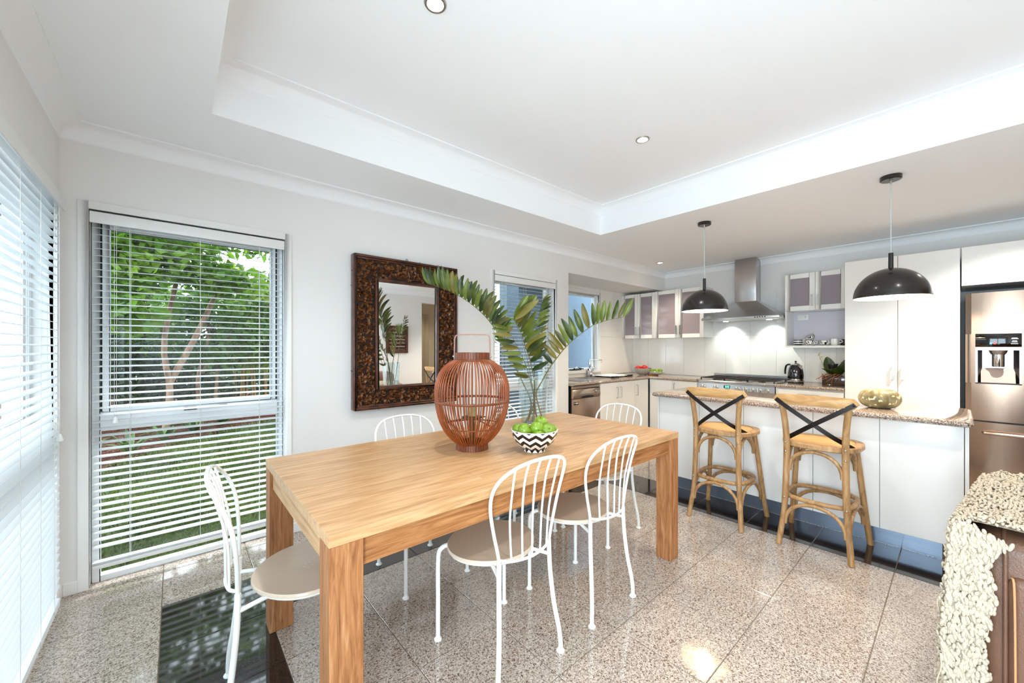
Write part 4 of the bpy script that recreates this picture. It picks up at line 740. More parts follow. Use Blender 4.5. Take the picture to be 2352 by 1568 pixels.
tag(B().box(5.58, 5.70, 0.80, 0.87, zs, zs + 0.07).build('tea_caddy', M['plastic_k'], bevel=0.004), 'plain black caddy at the pantry end of the open shelf', 'caddy')
# pumpkin
px_, py_ = 3.688, 0.366
t = thing('pumpkin', 'squat ribbed grey-green pumpkin with cream flecks on the island', 'pumpkin', (px_, py_, ZT))
m, nt, p = new_mat('pumpkin_skin'); L = nt.links.new; tc = nd(nt, 'ShaderNodeTexCoord'); n1 = nd(nt, 'ShaderNodeTexNoise'); n1.inputs['Scale'].default_value = 38; n1.inputs['Detail'].default_value = 1.5; L(tc.outputs['Object'], n1.inputs[0])
cr = nd(nt, 'ShaderNodeValToRGB'); cr.color_ramp.elements[0].position = 0.60; cr.color_ramp.elements[1].position = 0.64; n2 = nd(nt, 'ShaderNodeTexNoise'); n2.inputs['Scale'].default_value = 7; L(tc.outputs['Object'], n2.inputs[0]); L(n1.outputs[0], cr.inputs[0])
c2 = nd(nt, 'ShaderNodeValToRGB'); c2.color_ramp.elements[0].color = srgb(104, 92, 56); c2.color_ramp.elements[1].color = srgb(182, 170, 132); c2.color_ramp.elements[0].position = 0.35; c2.color_ramp.elements[1].position = 0.65; L(n2.outputs[0], c2.inputs[0])
mx = nd(nt, 'ShaderNodeMix', data_type='RGBA'); L(cr.outputs[0], mx.inputs[0]); L(c2.outputs[0], mx.inputs[6]); mx.inputs[7].default_value = srgb(232, 216, 168); L(mx.outputs[2], p.inputs['Base Color']); p.inputs['Roughness'].default_value = 0.4
b = B(); n, mm = 120, 22; vs = []
for i in range(mm + 1):
    th = pi * i / mm
    for k in range(n):
        a = 2 * pi * k / n; rib = abs(sin(a * 6.0)) ** 0.6; rr_ = 0.113 * (sin(th) ** 0.8) * (0.93 + 0.07 * rib); z = 0.066 + 0.072 * cos(th) * (1 if th > pi / 2 else 1 + 0.06 * rib) - 0.026 * math.exp(-(sin(th) / 0.35) ** 2) * (1 if th < pi / 2 else -0.6)
        vs.append((px_ + rr_ * cos(a), py_ + rr_ * sin(a), ZT + z - 0.006 + (0.006 if th > 2.9 else 0)))
zmin = min(v[2] for v in vs); vs = [(x, y, z - zmin + ZT) for x, y, z in vs]
b.add(vs, [(i * n + k, i * n + (k + 1) % n, (i + 1) * n + (k + 1) % n, (i + 1) * n + k) for i in range(mm) for k in range(n)]); b.build('skin', m, t, smooth=True)
B().tube([(px_, py_, ZT + 0.07), (px_ + 0.01, py_, ZT + 0.112)], [0.014, 0.01], 8).build('stalk', M['stalk'], t, smooth=True)
# ================================================================== DINING TABLE
TX0, TX1, TY0, TY1, TZ = 0.315, 2.312, 1.122, 2.097, 0.757
t = thing('dining_table', 'long pale timber dining table with square legs and plank top', 'table', (1.31, 1.61, 0))
rr = random.Random(11); nrow = 9; hw = (TY1 - TY0) / nrow
for i in range(nrow):
    xs = [TX0] + sorted([TX0 + (TX1 - TX0) * f for f in ((0.62,), (0.3, 0.78), (0.5,), (0.22, 0.7), (0.42,), (0.66,), (0.35,), (0.55,), (0.25, 0.8))[i]]) + [TX1]
    for j in range(len(xs) - 1):
        c = ((xs[j] + xs[j + 1]) / 2 - 1.31, TY0 + hw * (i + 0.5) - 1.61, TZ - 0.02)
        B().box(xs[j] + 0.0002, xs[j + 1] - 0.0002, TY0 + hw * i + 0.0002, TY0 + hw * (i + 1) - 0.0002, TZ - 0.034, TZ).build('plank', M['wood_top'], t, bevel=0.0005, seg=1, org=c)
lw = 0.095
for x0 in (TX0, TX1 - lw):
    for y0 in (TY0, TY1 - lw): B().box(x0 + 0.001, x0 + lw, y0 + 0.001, y0 + lw - 0.001, 0, TZ - 0.0345).build('leg', M['wood_leg'], t, bevel=0.002, seg=1, org=(x0 - 1.31, y0 - 1.61, 0))
for y0 in (TY0 + 0.014, TY1 - 0.044): B().box(TX0 + lw, TX1 - lw, y0, y0 + 0.03, TZ - 0.118, TZ - 0.0345).build('apron', M['wood_apron'], t, bevel=0.001, seg=1, org=(-0.1, y0 - 1.61, 0.6))
M['wood_apron_lit'] = ramp_mat('table_end_apron_window_lit', [(0.2, srgb(150, 112, 76)), (0.5, srgb(196, 156, 112)), (0.8, srgb(216, 184, 146))], 5, 0.5, 0.35, detail=7, stretch=(12, 0.9, 12), coord='obj', bump=0.2, rnd=0.05)  # same apron timber, paler: window light on the table ends put into the colour
for x0 in (TX0 + 0.014, TX1 - 0.044): B().box(x0, x0 + 0.03, TY0 + lw, TY1 - lw, TZ - 0.118, TZ - 0.0345).build('apron', M['wood_apron_lit'], t, bevel=0.001, seg=1, org=(x0 - 1.31, 0.2, 0.6))
# ================================================================== WHITE METAL CHAIRS (local: faces +y)
def make_chair(label):
    t = thing('dining_chair', label, 'chair', (0, 0, 0), 'white metal chairs round the dining table'); W_ = M['chair_white']
    def hoop(s): return [(s * 0.134, -0.165, 0.44), (s * 0.140, -0.166, 0.49), (s * 0.163, -0.168, 0.58), (s * 0.184, -0.176, 0.67), (s * 0.190, -0.192, 0.735), (s * 0.177, -0.215, 0.785), (s * 0.138, -0.238, 0.822), (s * 0.075, -0.250, 0.841)]
    P = cat_rom(hoop(-1) + [(0, -0.253, 0.846)] + hoop(1)[::-1], 5)
    B().tube(P, 0.0068, 9).build('back_hoop', W_, t, smooth=True)
    rail = [(-0.136, -0.166, 0.472), (-0.09, -0.190, 0.463), (0, -0.203, 0.458), (0.09, -0.190, 0.463), (0.136, -0.166, 0.472)]
    B().tube(cat_rom(rail, 5), 0.006, 8).build('lower_rail', W_, t, smooth=True)
    for i in range(5):
        u = (i - 2) / 2; xb, yb, zb = u * 0.094, -0.203 + 0.014 * u * u, 0.459 + 0.005 * u * u; xt = u * 0.118; zt = 0.846 - 0.018 * u ** 4
        B().tube(cat_rom([(xb, yb, zb), (xb * 0.62 + xt * 0.4, yb - 0.004, 0.62), (xt * 0.97, -0.222, 0.76), (xt, -0.2525 + 0.012 * u ** 4, zt)], 4), 0.0043, 7).build('spindle', W_, t, smooth=True)
    for s in (-1, 1):
        L_ = cat_rom([(s * 0.134, -0.165, 0.462), (s * 0.136, -0.166, 0.40), (s * 0.139, -0.170, 0.32), (s * 0.148, -0.182, 0.20), (s * 0.162, -0.196, 0.10), (s * 0.168, -0.200, 0.04), (s * 0.168, -0.200, 0.004)], 5)
        lg = B().tube(L_, 0.0098, 10).build('leg', W_, t, smooth=True); B().lathe([(0.0, 0), (0.0165, 0), (0.0175, 0.004), (0.013, 0.010), (0.010, 0.012)], (s * 0.168, -0.2, 0), 18).build('foot', W_, lg, smooth=0.7)
        L_ = cat_rom([(s * 0.08, 0.10, 0.411), (s * 0.145, 0.165, 0.409), (s * 0.176, 0.187, 0.392), (s * 0.186, 0.192, 0.35), (s * 0.187, 0.192, 0.20), (s * 0.187, 0.192, 0.004)], 5)
        lg = B().tube(L_, 0.0098, 10).build('leg', W_, t, smooth=True); B().lathe([(0.0, 0), (0.0165, 0), (0.0175, 0.004), (0.013, 0.010), (0.010, 0.012)], (s * 0.187, 0.192, 0), 18).build('foot', W_, lg, smooth=0.7)
        B().tube([(s * 0.137, -0.167, 0.405), (s * 0.06, 0.02, 0.411)], 0.008, 8).build('seat_bracket', W_, t, smooth=True)
    c = (0, 0.055)
    def outline(k):   # rounded shield: wide, slightly flatter at the back
        P = []
        for i in range(48):
            a = 2 * pi * i / 48; r = 0.192 * (1 + 0.03 * cos(2 * a) + 0.012 * cos(4 * a)) * k; P.append((c[0] + r * cos(a), c[1] + r * sin(a) * (0.96 if sin(a) > 0 else 0.98)))
        return P
    b = B(); vs = []
    for k, z in ((0.97, 0.415), (1.0, 0.418), (1.0, 0.428), (0.985, 0.431), (0.90, 0.4295), (0.5, 0.427), (0.02, 0.426)): vs += [(p[0], p[1], z) for p in outline(k)]
    n = 48; b.add(vs, [tuple(range(n - 1, -1, -1)), tuple(range(6 * n, 7 * n))] + [(i * n + k, i * n + (k + 1) % n, (i + 1) * n + (k + 1) % n, (i + 1) * n + k) for i in range(6) for k in range(n)])
    st = b.build('seat', M['seat_tan'], t, smooth=0.8)
    for i in range(5): a = 2 * pi * i / 5; B().lathe([(0, 0.4268), (0.0035, 0.4268)], (0.018 * cos(a), 0.055 + 0.014 * sin(a), 0), 8, cap=False).build('drain_hole', M['cord'], st)
    B().tube([(p[0], p[1], 0.412) for p in outline(0.94)], 0.006, 7, closed=True).build('seat_ring', W_, t, smooth=True)
    return t
ch = make_chair('white metal chair with a plain seat, nearest the camera at the table side')
ch.location = (1.052, 1.297, 0)
dup(ch, (1.60, 1.297, 0), 0, 'white metal chair on the near table side, further from the camera')
dup(ch, (2.267, 1.652, 0), pi / 2, 'white metal chair at the kitchen end of the table')
dup(ch, (1.07, 2.03, 0), pi, 'white metal chair on the wall side of the table, under the mirror')
dup(ch, (1.80, 2.03, 0), pi, 'white metal chair on the wall side of the table, half hidden behind the lantern')
dup(ch, (0.335, 1.665, 0), -pi / 2 - 0.12, 'white metal chair at the window end of the table, seen side on')
# ================================================================== BENTWOOD STOOLS (local: faces +y)
m, nt, p = new_mat('woven_cane'); L = nt.links.new; tc = nd(nt, 'ShaderNodeTexCoord'); ck = nd(nt, 'ShaderNodeTexChecker'); ck.inputs['Scale'].default_value = 260; ck.inputs[1].default_value = srgb(214, 172, 112); ck.inputs[2].default_value = srgb(172, 122, 66); L(tc.outputs['Object'], ck.inputs[0]); L(ck.outputs[0], p.inputs['Base Color']); p.inputs['Roughness'].default_value = 0.6
bp = nd(nt, 'ShaderNodeBump'); bp.inputs['Strength'].default_value = 0.4; bp.inputs['Distance'].default_value = 0.002; L(ck.outputs[1], bp.inputs['Height']); L(bp.outputs[0], p.inputs['Normal']); M['cane'] = m
def make_stool(label):
    t = thing('bar_stool', label, 'stool', (0, 0, 0), 'cross-back bar stools at the island'); S = M['stool_wood']
    for s in (-1, 1):
        lg = B().tube(cat_rom([(s * 0.180, -0.206, 0.0), (s * 0.170, -0.186, 0.10), (s * 0.158, -0.170, 0.22), (s * 0.150, -0.163, 0.42), (s * 0.147, -0.160, 0.64), (s * 0.152, -0.172, 0.78), (s * 0.168, -0.192, 0.925)], 5), [0.0165] * 12 + [0.018] * 12 + [0.0175] * 6 + [0.015], 12).build('leg', S, t, smooth=True)
        for z, y in ((0.60, -0.180), (0.66, -0.181), (0.305, -0.186)):
            B().ball((s * (0.149 if z > 0.5 else 0.155), y + 0.001, z), (0.006, 0.004, 0.006), 8, 6).build('bolt', M['nickel'], lg, smooth=True)
        lg = B().tube(cat_rom([(s * 0.214, 0.222, 0.0), (s * 0.198, 0.20, 0.14), (s * 0.182, 0.178, 0.32), (s * 0.165, 0.150, 0.52), (s * 0.155, 0.130, 0.636)], 5), 0.0165, 12).build('leg', S, t, smooth=True)
    # curved head rail
    b = B(); vs = []; n = 20
    for i in range(n + 1):
        u = i / n * 2 - 1; x = u * 0.212; yc = -0.186 - 0.030 * (1 - u * u); e = abs(u); hh = 0.031 * sqrt(max(0.0, 1 - max(0, (e - 0.86) / 0.14) ** 2)) + 0.001; zc = 0.938 + 0.006 * (1 - u * u)
        for a, q in ((-0.011, -0.8), (-0.011, 0.8), (-0.006, 1), (0.006, 1), (0.011, 0.8), (0.011, -0.8), (0.006, -1), (-0.006, -1)): vs.append((x, yc + a, zc + q * hh))
    b.add(vs, [tuple(range(8)), tuple(range(n * 8 + 7, n * 8 - 1, -1))] + [(i * 8 + k, (i + 1) * 8 + k, (i + 1) * 8 + (k + 1) % 8, i * 8 + (k + 1) % 8) for i in range(n) for k in range(8)]); b.build('head_rail', M['stool_rail'], t, smooth=0.8)
    # seat: rounded wooden ring with a woven cane panel
    def outl(k):
        P = []
        for i in range(56):
            a = 2 * pi * i / 56; e = 2 / 2.7; cx = math.copysign(abs(cos(a)) ** e, cos(a)); sy = math.copysign(abs(sin(a)) ** e, sin(a)); P.append((0.205 * k * cx * (1 + 0.05 * sy), 0.022 + 0.200 * k * sy))
        return P
    b = B(); vs = []; n = 56
    for k, z in ((0.96, 0.632), (1.0, 0.638), (1.0, 0.660), (0.975, 0.666), (0.80, 0.667), (0.79, 0.662), (0.02, 0.662)): vs += [(q[0], q[1], z) for q in outl(k)]
    b.add(vs, [tuple(range(n - 1, -1, -1)), tuple(range(6 * n, 7 * n))] + [(i * n + k, i * n + (k + 1) % n, (i + 1) * n + (k + 1) % n, (i + 1) * n + k) for i in range(6) for k in range(n)]); b.build('seat', S, t, smooth=0.6)
    b = B(); vs = []
    for k, z in ((0.785, 0.664), (0.74, 0.670), (0.4, 0.675), (0.02, 0.676)): vs += [(q[0], q[1], z) for q in outl(k)]
    b.add(vs, [tuple(range(3 * n, 4 * n))] + [(i * n + k, i * n + (k + 1) % n, (i + 1) * n + (k + 1) % n, (i + 1) * n + k) for i in range(3) for k in range(n)]); b.build('cane_panel', M['cane'], t, smooth=True)
    ring = [(0.172 * math.copysign(abs(cos(a)) ** 0.62, cos(a)), 0.006 + 0.172 * math.copysign(abs(sin(a)) ** 0.62, sin(a)), 0.305) for a in [2 * pi * i / 60 + 0.01 for i in range(60)]]
    B().tube(ring, 0.0145, 10, closed=True).build('foot_ring', S, t, smooth=True)
    def arch(p0, p1, ztop, zend):
        p0, p1 = Vector(p0), Vector(p1); mid = (p0 + p1) / 2; P = []
        for i in range(15):
            a = pi * i / 14; q = mid - (p1 - p0) / 2 * cos(a) * (1.0); q.z = zend + (ztop - zend) * sin(a) ** 0.85; P.append(q)
        return B().tube(P, 0.0115, 9).build('arch_brace', S, t, smooth=True)
    for (z0, z1, k) in ((0.480, 0.617, 0.0), (0.135, 0.285, 1.0)):
        r, f, yr, yf = (0.133, 0.150, -0.158, 0.142) if k == 0 else (0.152, 0.182, -0.176, 0.196)
        arch((-r, yr, 0), (r, yr, 0), z1, z0); arch((-f, yf, 0), (f, yf, 0), z1, z0)
        for s in (-1, 1): arch((s * (r + 0.012), yr + 0.02, 0), (s * (f + 0.004), yf - 0.02, 0), z1, z0)
    for s in (-1, 1):
        P = cat_rom([(s * -0.196, -0.205, 0.938), (s * -0.12, -0.213, 0.882), (0, -0.203 + 0.003 * s, 0.795), (s * 0.085, -0.172, 0.730), (s * 0.126, -0.138, 0.698), (s * 0.168, -0.095, 0.664), (s * 0.184, -0.050, 0.640)], 5)
        wd = [Vector((s * 0.5, 0, 0.8)).lerp(Vector((s * 0.35, 0.25, 0.8)), i / (len(P) - 1)) for i in range(len(P))]
        B().ribbon(P, wd, 0.026, 0.003).build('cross_strap', M['strap'], t, smooth=0.5)
        for q in ((s * -0.190, -0.2075, 0.933), (s * 0.1825, -0.058, 0.643)): B().ball(q, (0.006, 0.004, 0.006), 8, 6).build('rivet', M['strap'], t, smooth=True)
    B().ball((0, -0.2065, 0.796), (0.006, 0.004, 0.006), 8, 6).build('rivet', M['strap'], t, smooth=True)
    return t
M['stool_rail'] = ramp_mat('bentwood_rail', [(0.2, srgb(142, 96, 52)), (0.45, srgb(184, 140, 88)), (0.6, srgb(198, 156, 102)), (0.85, srgb(210, 174, 122))], 5, 0.4, 0.4, detail=6, stretch=(1, 5, 5), coord='obj', distort=1.2, bump=0.08, rnd=0.04)
st = make_stool('cross-back wooden bar stool nearer the sink end of the island'); st.location = (3.145, 1.166, 0); st.rotation_euler = (0, 0, -pi / 2)
dup(st, (3.166, 0.592, 0), -pi / 2, 'cross-back wooden bar stool nearer the pumpkin and the sofa')
# ================================================================== RATTAN LANTERN
lx, ly, lz = 1.142, 1.626, TZ
t = thing('rattan_lantern', 'large brown rattan lantern with a hooped handle standing on the table', 'lantern', (lx, ly, lz))
def band(r0, r1, z0, z1, n, name):
    for i in range(n):
        a0, a1 = 2 * pi * i / n + 0.008, 2 * pi * (i + 1) / n - 0.008; am = (a0 + a1) / 2
        b = B(); q = []
        for (r, z) in ((r0, z0), (r1, z1)):
            for a, k in ((a0, 1.0), (am, 1.022), (a1, 1.0), (a1, 0.93), (a0, 0.93)): q.append((lx + r * k * cos(a), ly + r * k * sin(a), lz + z))
        b.add(q, [(4, 3, 2, 1, 0), (5, 6, 7, 8, 9)] + [(k, (k + 1) % 5, 5 + (k + 1) % 5, 5 + k) for k in range(5)]); b.build(name, M['rattan_d'], t, smooth=0.8)
band(0.080, 0.077, 0.0, 0.036, 36, 'base_strip'); band(0.086, 0.087, 0.449, 0.487, 36, 'neck_strip')
prof = [(0.076, 0.030), (0.110, 0.058), (0.145, 0.105), (0.170, 0.165), (0.184, 0.235), (0.187, 0.295), (0.180, 0.345), (0.160, 0.393), (0.128, 0.428), (0.090, 0.450)]
pp = cat_rom([(r, 0, z) for r, z in prof], 4); src = None; n = 66
for i in range(n):
    a = 2 * pi * i / n
    if src is None: src = B().tube([(v.x, 0, v.z) for v in pp], 0.0031, 6).build('cane_rod', M['rattan'], t, smooth=True, org=(0, 0, 0)); src.data.transform(Matrix.Translation((lx, ly, lz)))
    else: inst(src, 'cane_rod', t, mtx=Matrix.Rotation(a + random.uniform(-0.012, 0.012), 4, 'Z'))
for r, z, w in ((0.1865, 0.245, 0.005), (0.183, 0.242, 0.004), (0.151, 0.118, 0.0035), (0.091, 0.449, 0.005), (0.079, 0.035, 0.0045)):
    B().tube([(lx + r * cos(2 * pi * i / 48), ly + r * sin(2 * pi * i / 48), lz + z) for i in range(48)], w, 7, closed=True).build('hoop', M['rattan_d'], t, smooth=True)
hd = RT
hp = [Vector((lx, ly, lz)) + hd * u + Vector((0, 0, z)) for u, z in ((-0.090, 0.452), (-0.090, 0.50), (-0.089, 0.555), (-0.084, 0.572), (-0.070, 0.578), (0, 0.579), (0.070, 0.578), (0.084, 0.572), (0.089, 0.555), (0.090, 0.50), (0.090, 0.452))]
B().ribbon(hp, [FW] * len(hp), 0.014, 0.006).build('handle', M['rattan'], t, smooth=0.8)
for s in (-1, 1): q = Vector((lx, ly, lz + 0.468)) + hd * (s * 0.095); B().ball(q, 0.006, 8, 6).build('handle_pin', M['nickel'], t, smooth=True)
M['oldbrass'] = pm('old_brass', srgb(110, 92, 60), 0.45, metal=0.5, vary=0.2)
B().lathe([(0.012, 0.02), (0.011, 0.15), (0.050, 0.155), (0.053, 0.162), (0.012, 0.166)], (lx, ly, lz), 20).build('candle_stand', M['oldbrass'], t, smooth=0.7)
B().lathe([(0.024, 0.166), (0.024, 0.222), (0.0, 0.222)], (lx, ly, lz), 18).build('candle', pm('old_candle', srgb(150, 136, 96), 0.7, vary=0.3, nscale=30), t, smooth=0.5)
B().lathe([(0.050, 0.162), (0.056, 0.20), (0.058, 0.255)], (lx, ly, lz), 28, cap=False).build('glass_chimney', M['glass'], t, smooth=True)
for a in (0.5, 2.6, 4.7): B().tube([(lx + 0.012 * cos(a), ly + 0.012 * sin(a), lz + 0.158), (lx + 0.158 * cos(a), ly + 0.158 * sin(a), lz + 0.135)], 0.0035, 6).build('brace', M['rattan_d'], t, smooth=True)
# ================================================================== CHEVRON BOWL OF APPLES
bx, by = 1.352, 1.389
chev = band_mat('chevron_print', WH, BK, 'chevron', n=11, f=30, amp=0.019, cz=-0.05)
t = thing('chevron_bowl', 'black and white zigzag bowl full of green apples on the table', 'bowl', (bx, by, TZ))
pr = [(0.050, 0), (0.054, 0.002), (0.053, 0.012), (0.058, 0.016), (0.078, 0.030), (0.095, 0.050), (0.107, 0.072), (0.115, 0.096), (0.117, 0.107)]
B().lathe(pr, (bx, by, TZ), 64, cap=False).build('outer_wall', chev, t, smooth=True)
B().lathe([(0.117, 0.107), (0.114, 0.109), (0.110, 0.104), (0.100, 0.075), (0.075, 0.04), (0.0, 0.022)], (bx, by, TZ), 64, cap=False).build('inner_wall', M['ceramic'], t, smooth=True)
AG = 'green apples in the zigzag bowl'
def app(px, py, dep, r, lab, tilt):
    return fruit('apple', lab, at(px, py, dep), r, M['apple'], AG, tilt=tilt)
d0 = bx * FW.x + by * FW.y
app(1205.5, 988, d0 - 0.035, 0.037, 'big green apple lying at the front left of the zigzag bowl', (0.9, 0.4))
app(1190, 985, d0 - 0.005, 0.030, 'green apple tucked against the left rim of the zigzag bowl', (0.5, 0.5))
app(1233, 983, d0 - 0.030, 0.036, 'green apple in the middle of the zigzag bowl with its hollow showing', (-0.35, 0.25))
app(1242, 971, d0 + 0.030, 0.037, 'highest green apple, at the back of the zigzag bowl', (0.2, -0.3))
app(1258, 988, d0 - 0.032, 0.036, 'big green apple lying at the right of the zigzag bowl', (1.0, -0.5))
app(1267, 987, d0 + 0.01, 0.030, 'green apple against the right rim of the zigzag bowl', (0.4, -0.7))
app(1220, 990, d0 + 0.035, 0.034, 'green apple at the back, seen between two front apples', (0.3, 0.2))
app(1237, 1001, d0 - 0.072, 0.030, 'green apple low at the front rim, only its top and stalk showing', (-0.2, 0.1))
# ================================================================== VASE WITH FRONDS
vx, vy = 1.783, 1.842; vd = vx * FW.x + vy * FW.y
t = thing('glass_vase', 'tall square-sided clear glass vase half filled with water', 'vase', (vx, vy, TZ))
def square(k, z, rot=CAM_A + pi / 4): return [(vx + k * p[0] * cos(rot) - k * p[1] * sin(rot), vy + k * p[0] * sin(rot) + k * p[1] * cos(rot), z) for p in rrect(-1, 1, -1, 1, 0.18, 3)]
def loft(b, rows, cap0, cap1):
    n = len(rows[0]); vs = [q for r in rows for q in r]; fs = [(i * n + k, i * n + (k + 1) % n, (i + 1) * n + (k + 1) % n, (i + 1) * n + k) for i in range(len(rows) - 1) for k in range(n)]
    if cap0: fs.append(tuple(range(n - 1, -1, -1)))
    if cap1: fs.append(tuple(range((len(rows) - 1) * n, len(rows) * n)))
    return b.add(vs, fs)
M['vase'] = glass_mat('vase_glass', (0.93, 0.965, 0.965, 1), 2.2)
M['water'] = glass_mat('water', (0.93, 0.965, 0.965, 1), 1.0)
h0, h1 = 0.058, 0.076
loft(B(), [square(h0, TZ + 0.001), square(h0 + 0.002, TZ + 0.006), square(h1, TZ + 0.349), square(h1 - 0.004, TZ + 0.349), square(h0 - 0.003, TZ + 0.02)], True, True).build('vase_wall', M['vase'], t, smooth=0.5)
loft(B(), [square(h0 - 0.0034, TZ + 0.0205), square(h0 + 0.0035, TZ + 0.15)], True, True).build('water', M['water'], t)
def leaflet_mesh(name, mat):
    b = B(); nu, nv = 4, 9
    def f(u, v): ww = 0.5 * (sin(pi * (v * 0.94 + 0.03)) ** 0.62) * (1.0 - 0.25 * v); e = u * 2 - 1; return (e * ww * 0.29, v, 0.10 * abs(e) * ww + 0.06 * sin(pi * v))
    b.sheet(f, nu, nv); return b
def frond(label, px, side, group='palm cuttings in the glass vase', lmin=0.05, lmax=0.16, n=18, start=0.35, lean=0.35, two=True, up=1.0, seed=1, thick=0.0052, wv=0.0, end=1.0, jit=1.0):
    """px: stem as surveyed points (x, y, depth offset)"""
    rr = random.Random(seed); P = cat_rom([at(x, y, vd + dz) for x, y, dz in px], 8); t = thing('palm_frond', label, 'frond', tuple(P[0]), group); N = len(P)
    B().tube(P, [thick * (1 - 0.75 * i / N) for i in range(N)], 7).build('stem', M['stem'], t, smooth=True)
    s1 = leaflet_mesh('leaflet', None); src = {}
    for i in range(n):
        f = start + (end - start) * (i / (n - 1)) ** 0.95; k = f * (N - 1); i0 = min(int(k), N - 2); pos = P[i0].lerp(P[i0 + 1], k - i0); T = (P[min(i0 + 2, N - 1)] - P[max(i0 - 1, 0)]).normalized()
        Nn = (RT * side[0] + Vector((0, 0, 1)) * side[1]); Nn = (Nn - T * Nn.dot(T)).normalized(); V = T.cross(Nn).normalized()
        if V.dot(FW) > 0: V = -V
        g = i / (n - 1); ln = (lmin + (lmax - lmin) * sin(pi * (0.16 + 0.72 * g)) ** 0.8)
        for sgn in ((1, -1) if two else (1,)):
            d = (T * (lean + 0.45 * g * g + jit * rr.uniform(-0.1, 0.1)) + Nn * up + V * (0.42 * sgn + jit * rr.uniform(-0.15, 0.15) + wv)).normalized(); nn = (V + Nn * rr.uniform(-0.5, 0.1) * sgn + T * rr.uniform(-0.4, 0.4)); nn = (nn - d * nn.dot(d)).normalized(); x = d.cross(nn)
            l = ln * rr.uniform(0.88, 1.1); mx = Matrix(((x.x * l, d.x * l, nn.x * l, pos.x - P[0].x), (x.y * l, d.y * l, nn.y * l, pos.y - P[0].y), (x.z * l, d.z * l, nn.z * l, pos.z - P[0].z), (0, 0, 0, 1)))
            kind = 'frond_b' if rr.random() < 0.22 else 'frond'
            if kind not in src: o = leaflet_mesh('leaflet', None).build('leaflet', M[kind], None, smooth=True); o.parent = t; o.matrix_local = mx; src[kind] = o
            else: inst(src[kind], 'leaflet', t, mtx=mx)
    return t
frond('long palm frond arching left across the mirror corner', [(1206, 972, 0), (1216, 950, 0.0), (1220, 928, 0.0), (1214, 906, 0.0), (1201, 878.5, 0.01), (1187, 849, 0.02), (1166, 806, 0.03), (1149, 777, 0.05), (1132.5, 749, 0.06), (1114, 726, 0.08), (1089, 703, 0.10), (1063, 684.5, 0.12), (1036, 670, 0.14), (1009, 659, 0.16), (985, 652, 0.18)], (0.35, 1), n=22, start=0.50, lmin=0.075, lmax=0.165, lean=0.25, seed=2)
frond('palm frond bowing right with upright leaflets in front of the kitchen window', [(1246, 962, 0), (1239, 940, 0), (1233, 915, 0), (1232, 900, 0), (1243, 878.5, -0.01), (1260.6, 847, -0.02), (1278, 823, -0.03), (1294, 803, -0.04), (1307, 789, -0.05), (1328, 771, -0.06), (1357, 750, -0.07), (1377, 741, -0.08), (1403, 733, -0.09), (1432, 728, -0.10)], (-0.15, 1), n=17, start=0.42, lmin=0.09, lmax=0.15, lean=0.22, two=False, wv=-0.3, seed=5, jit=0.35)
frond('upright middle palm frond with broad leaflets fanned at its tip', [(1234, 962, 0.02), (1229, 938, 0.0), (1227, 905, -0.01), (1227, 876, -0.02), (1217, 825, -0.05), (1207, 797, -0.07), (1195.5, 761, -0.10), (1181.8, 735, -0.13)], (1, 0.35), n=11, start=0.50, lmin=0.11, lmax=0.185, lean=0.45, two=False, up=1.0, seed=9, thick=0.006, wv=0.1)
frond('rear palm frond with thin dark leaflets behind the middle frond', [(1226, 965, 0.03), (1228, 930, 0.04), (1228, 880, 0.06), (1227, 840, 0.08), (1230, 780, 0.10), (1234, 740, 0.12), (1241, 710, 0.13), (1246, 692, 0.14)], (0.5, 0.6), n=10, start=0.5, lmin=0.05, lmax=0.095, lean=0.7, two=True, seed=12, thick=0.0035)
frond('short palm frond leaning left above the lantern, with rounded leaflets', [(1212, 968, -0.02), (1222, 940, -0.03), (1226, 920, -0.03), (1222, 890, -0.04), (1212, 850, -0.06), (1200, 820, -0.07), (1188, 795, -0.08), (1174, 770, -0.09), (1164, 752, -0.10)], (-0.9, 0.5), n=9, start=0.45, lmin=0.07, lmax=0.12, lean=0.5, two=True, seed=15, thick=0.004)
frond('short palm frond with big leaflets spreading at the top centre', [(1222, 968, 0.0), (1226, 930, -0.05), (1222, 880, -0.08), (1212, 830, -0.11), (1198, 780, -0.14), (1186, 745, -0.16), (1182, 728, -0.17)], (0.9, 0.8), n=5, start=0.93, lmin=0.15, lmax=0.19, lean=0.5, two=True, seed=22, thick=0.003, up=0.9, wv=-0.05)
# ================================================================== CARVED MIRROR
mx0, mx1, mz0, mz1, my = 0.997, 1.905, 0.800, 1.971, 2.956; gx0, gx1, gz0, gz1 = 1.187, 1.698, 0.970, 1.782
t = thing('carved_mirror', 'wall mirror in a wide carved dark timber frame of curling leaves', 'mirror', (1.45, my, 1.385))
def frame(b, a0, a1, c0, c1, w, y0, y1): b.box(a0, a0 + w, y0, y1, c0, c1).box(a1 - w, a1, y0, y1, c0, c1).box(a0 + w, a1 - w, y0, y1, c1 - w, c1).box(a0 + w, a1 - w, y0, y1, c0, c0 + w); return b
frame(B(), mx0, mx1, mz0, mz1, 0.016, my - 0.018, 2.9995).build('outer_moulding', M['carve_d'], t, bevel=0.004); frame(B(), mx0 + 0.017, mx1 - 0.017, mz0 + 0.017, mz1 - 0.017, 0.012, my - 0.008, 2.99).build('outer_bead', M['carve_d'], t, bevel=0.003)
frame(B(), gx0 - 0.022, gx1 + 0.022, gz0 - 0.022, gz1 + 0.022, 0.024, my - 0.012, 2.99).build('inner_moulding', M['carve_d'], t, bevel=0.005)
frame(B(), mx0 + 0.016, mx1 - 0.016, mz0 + 0.016, mz1 - 0.016, 0.165, my + 0.012, 2.998).build('back_board', pm('dark_back', srgb(24, 12, 8), 0.6), t)
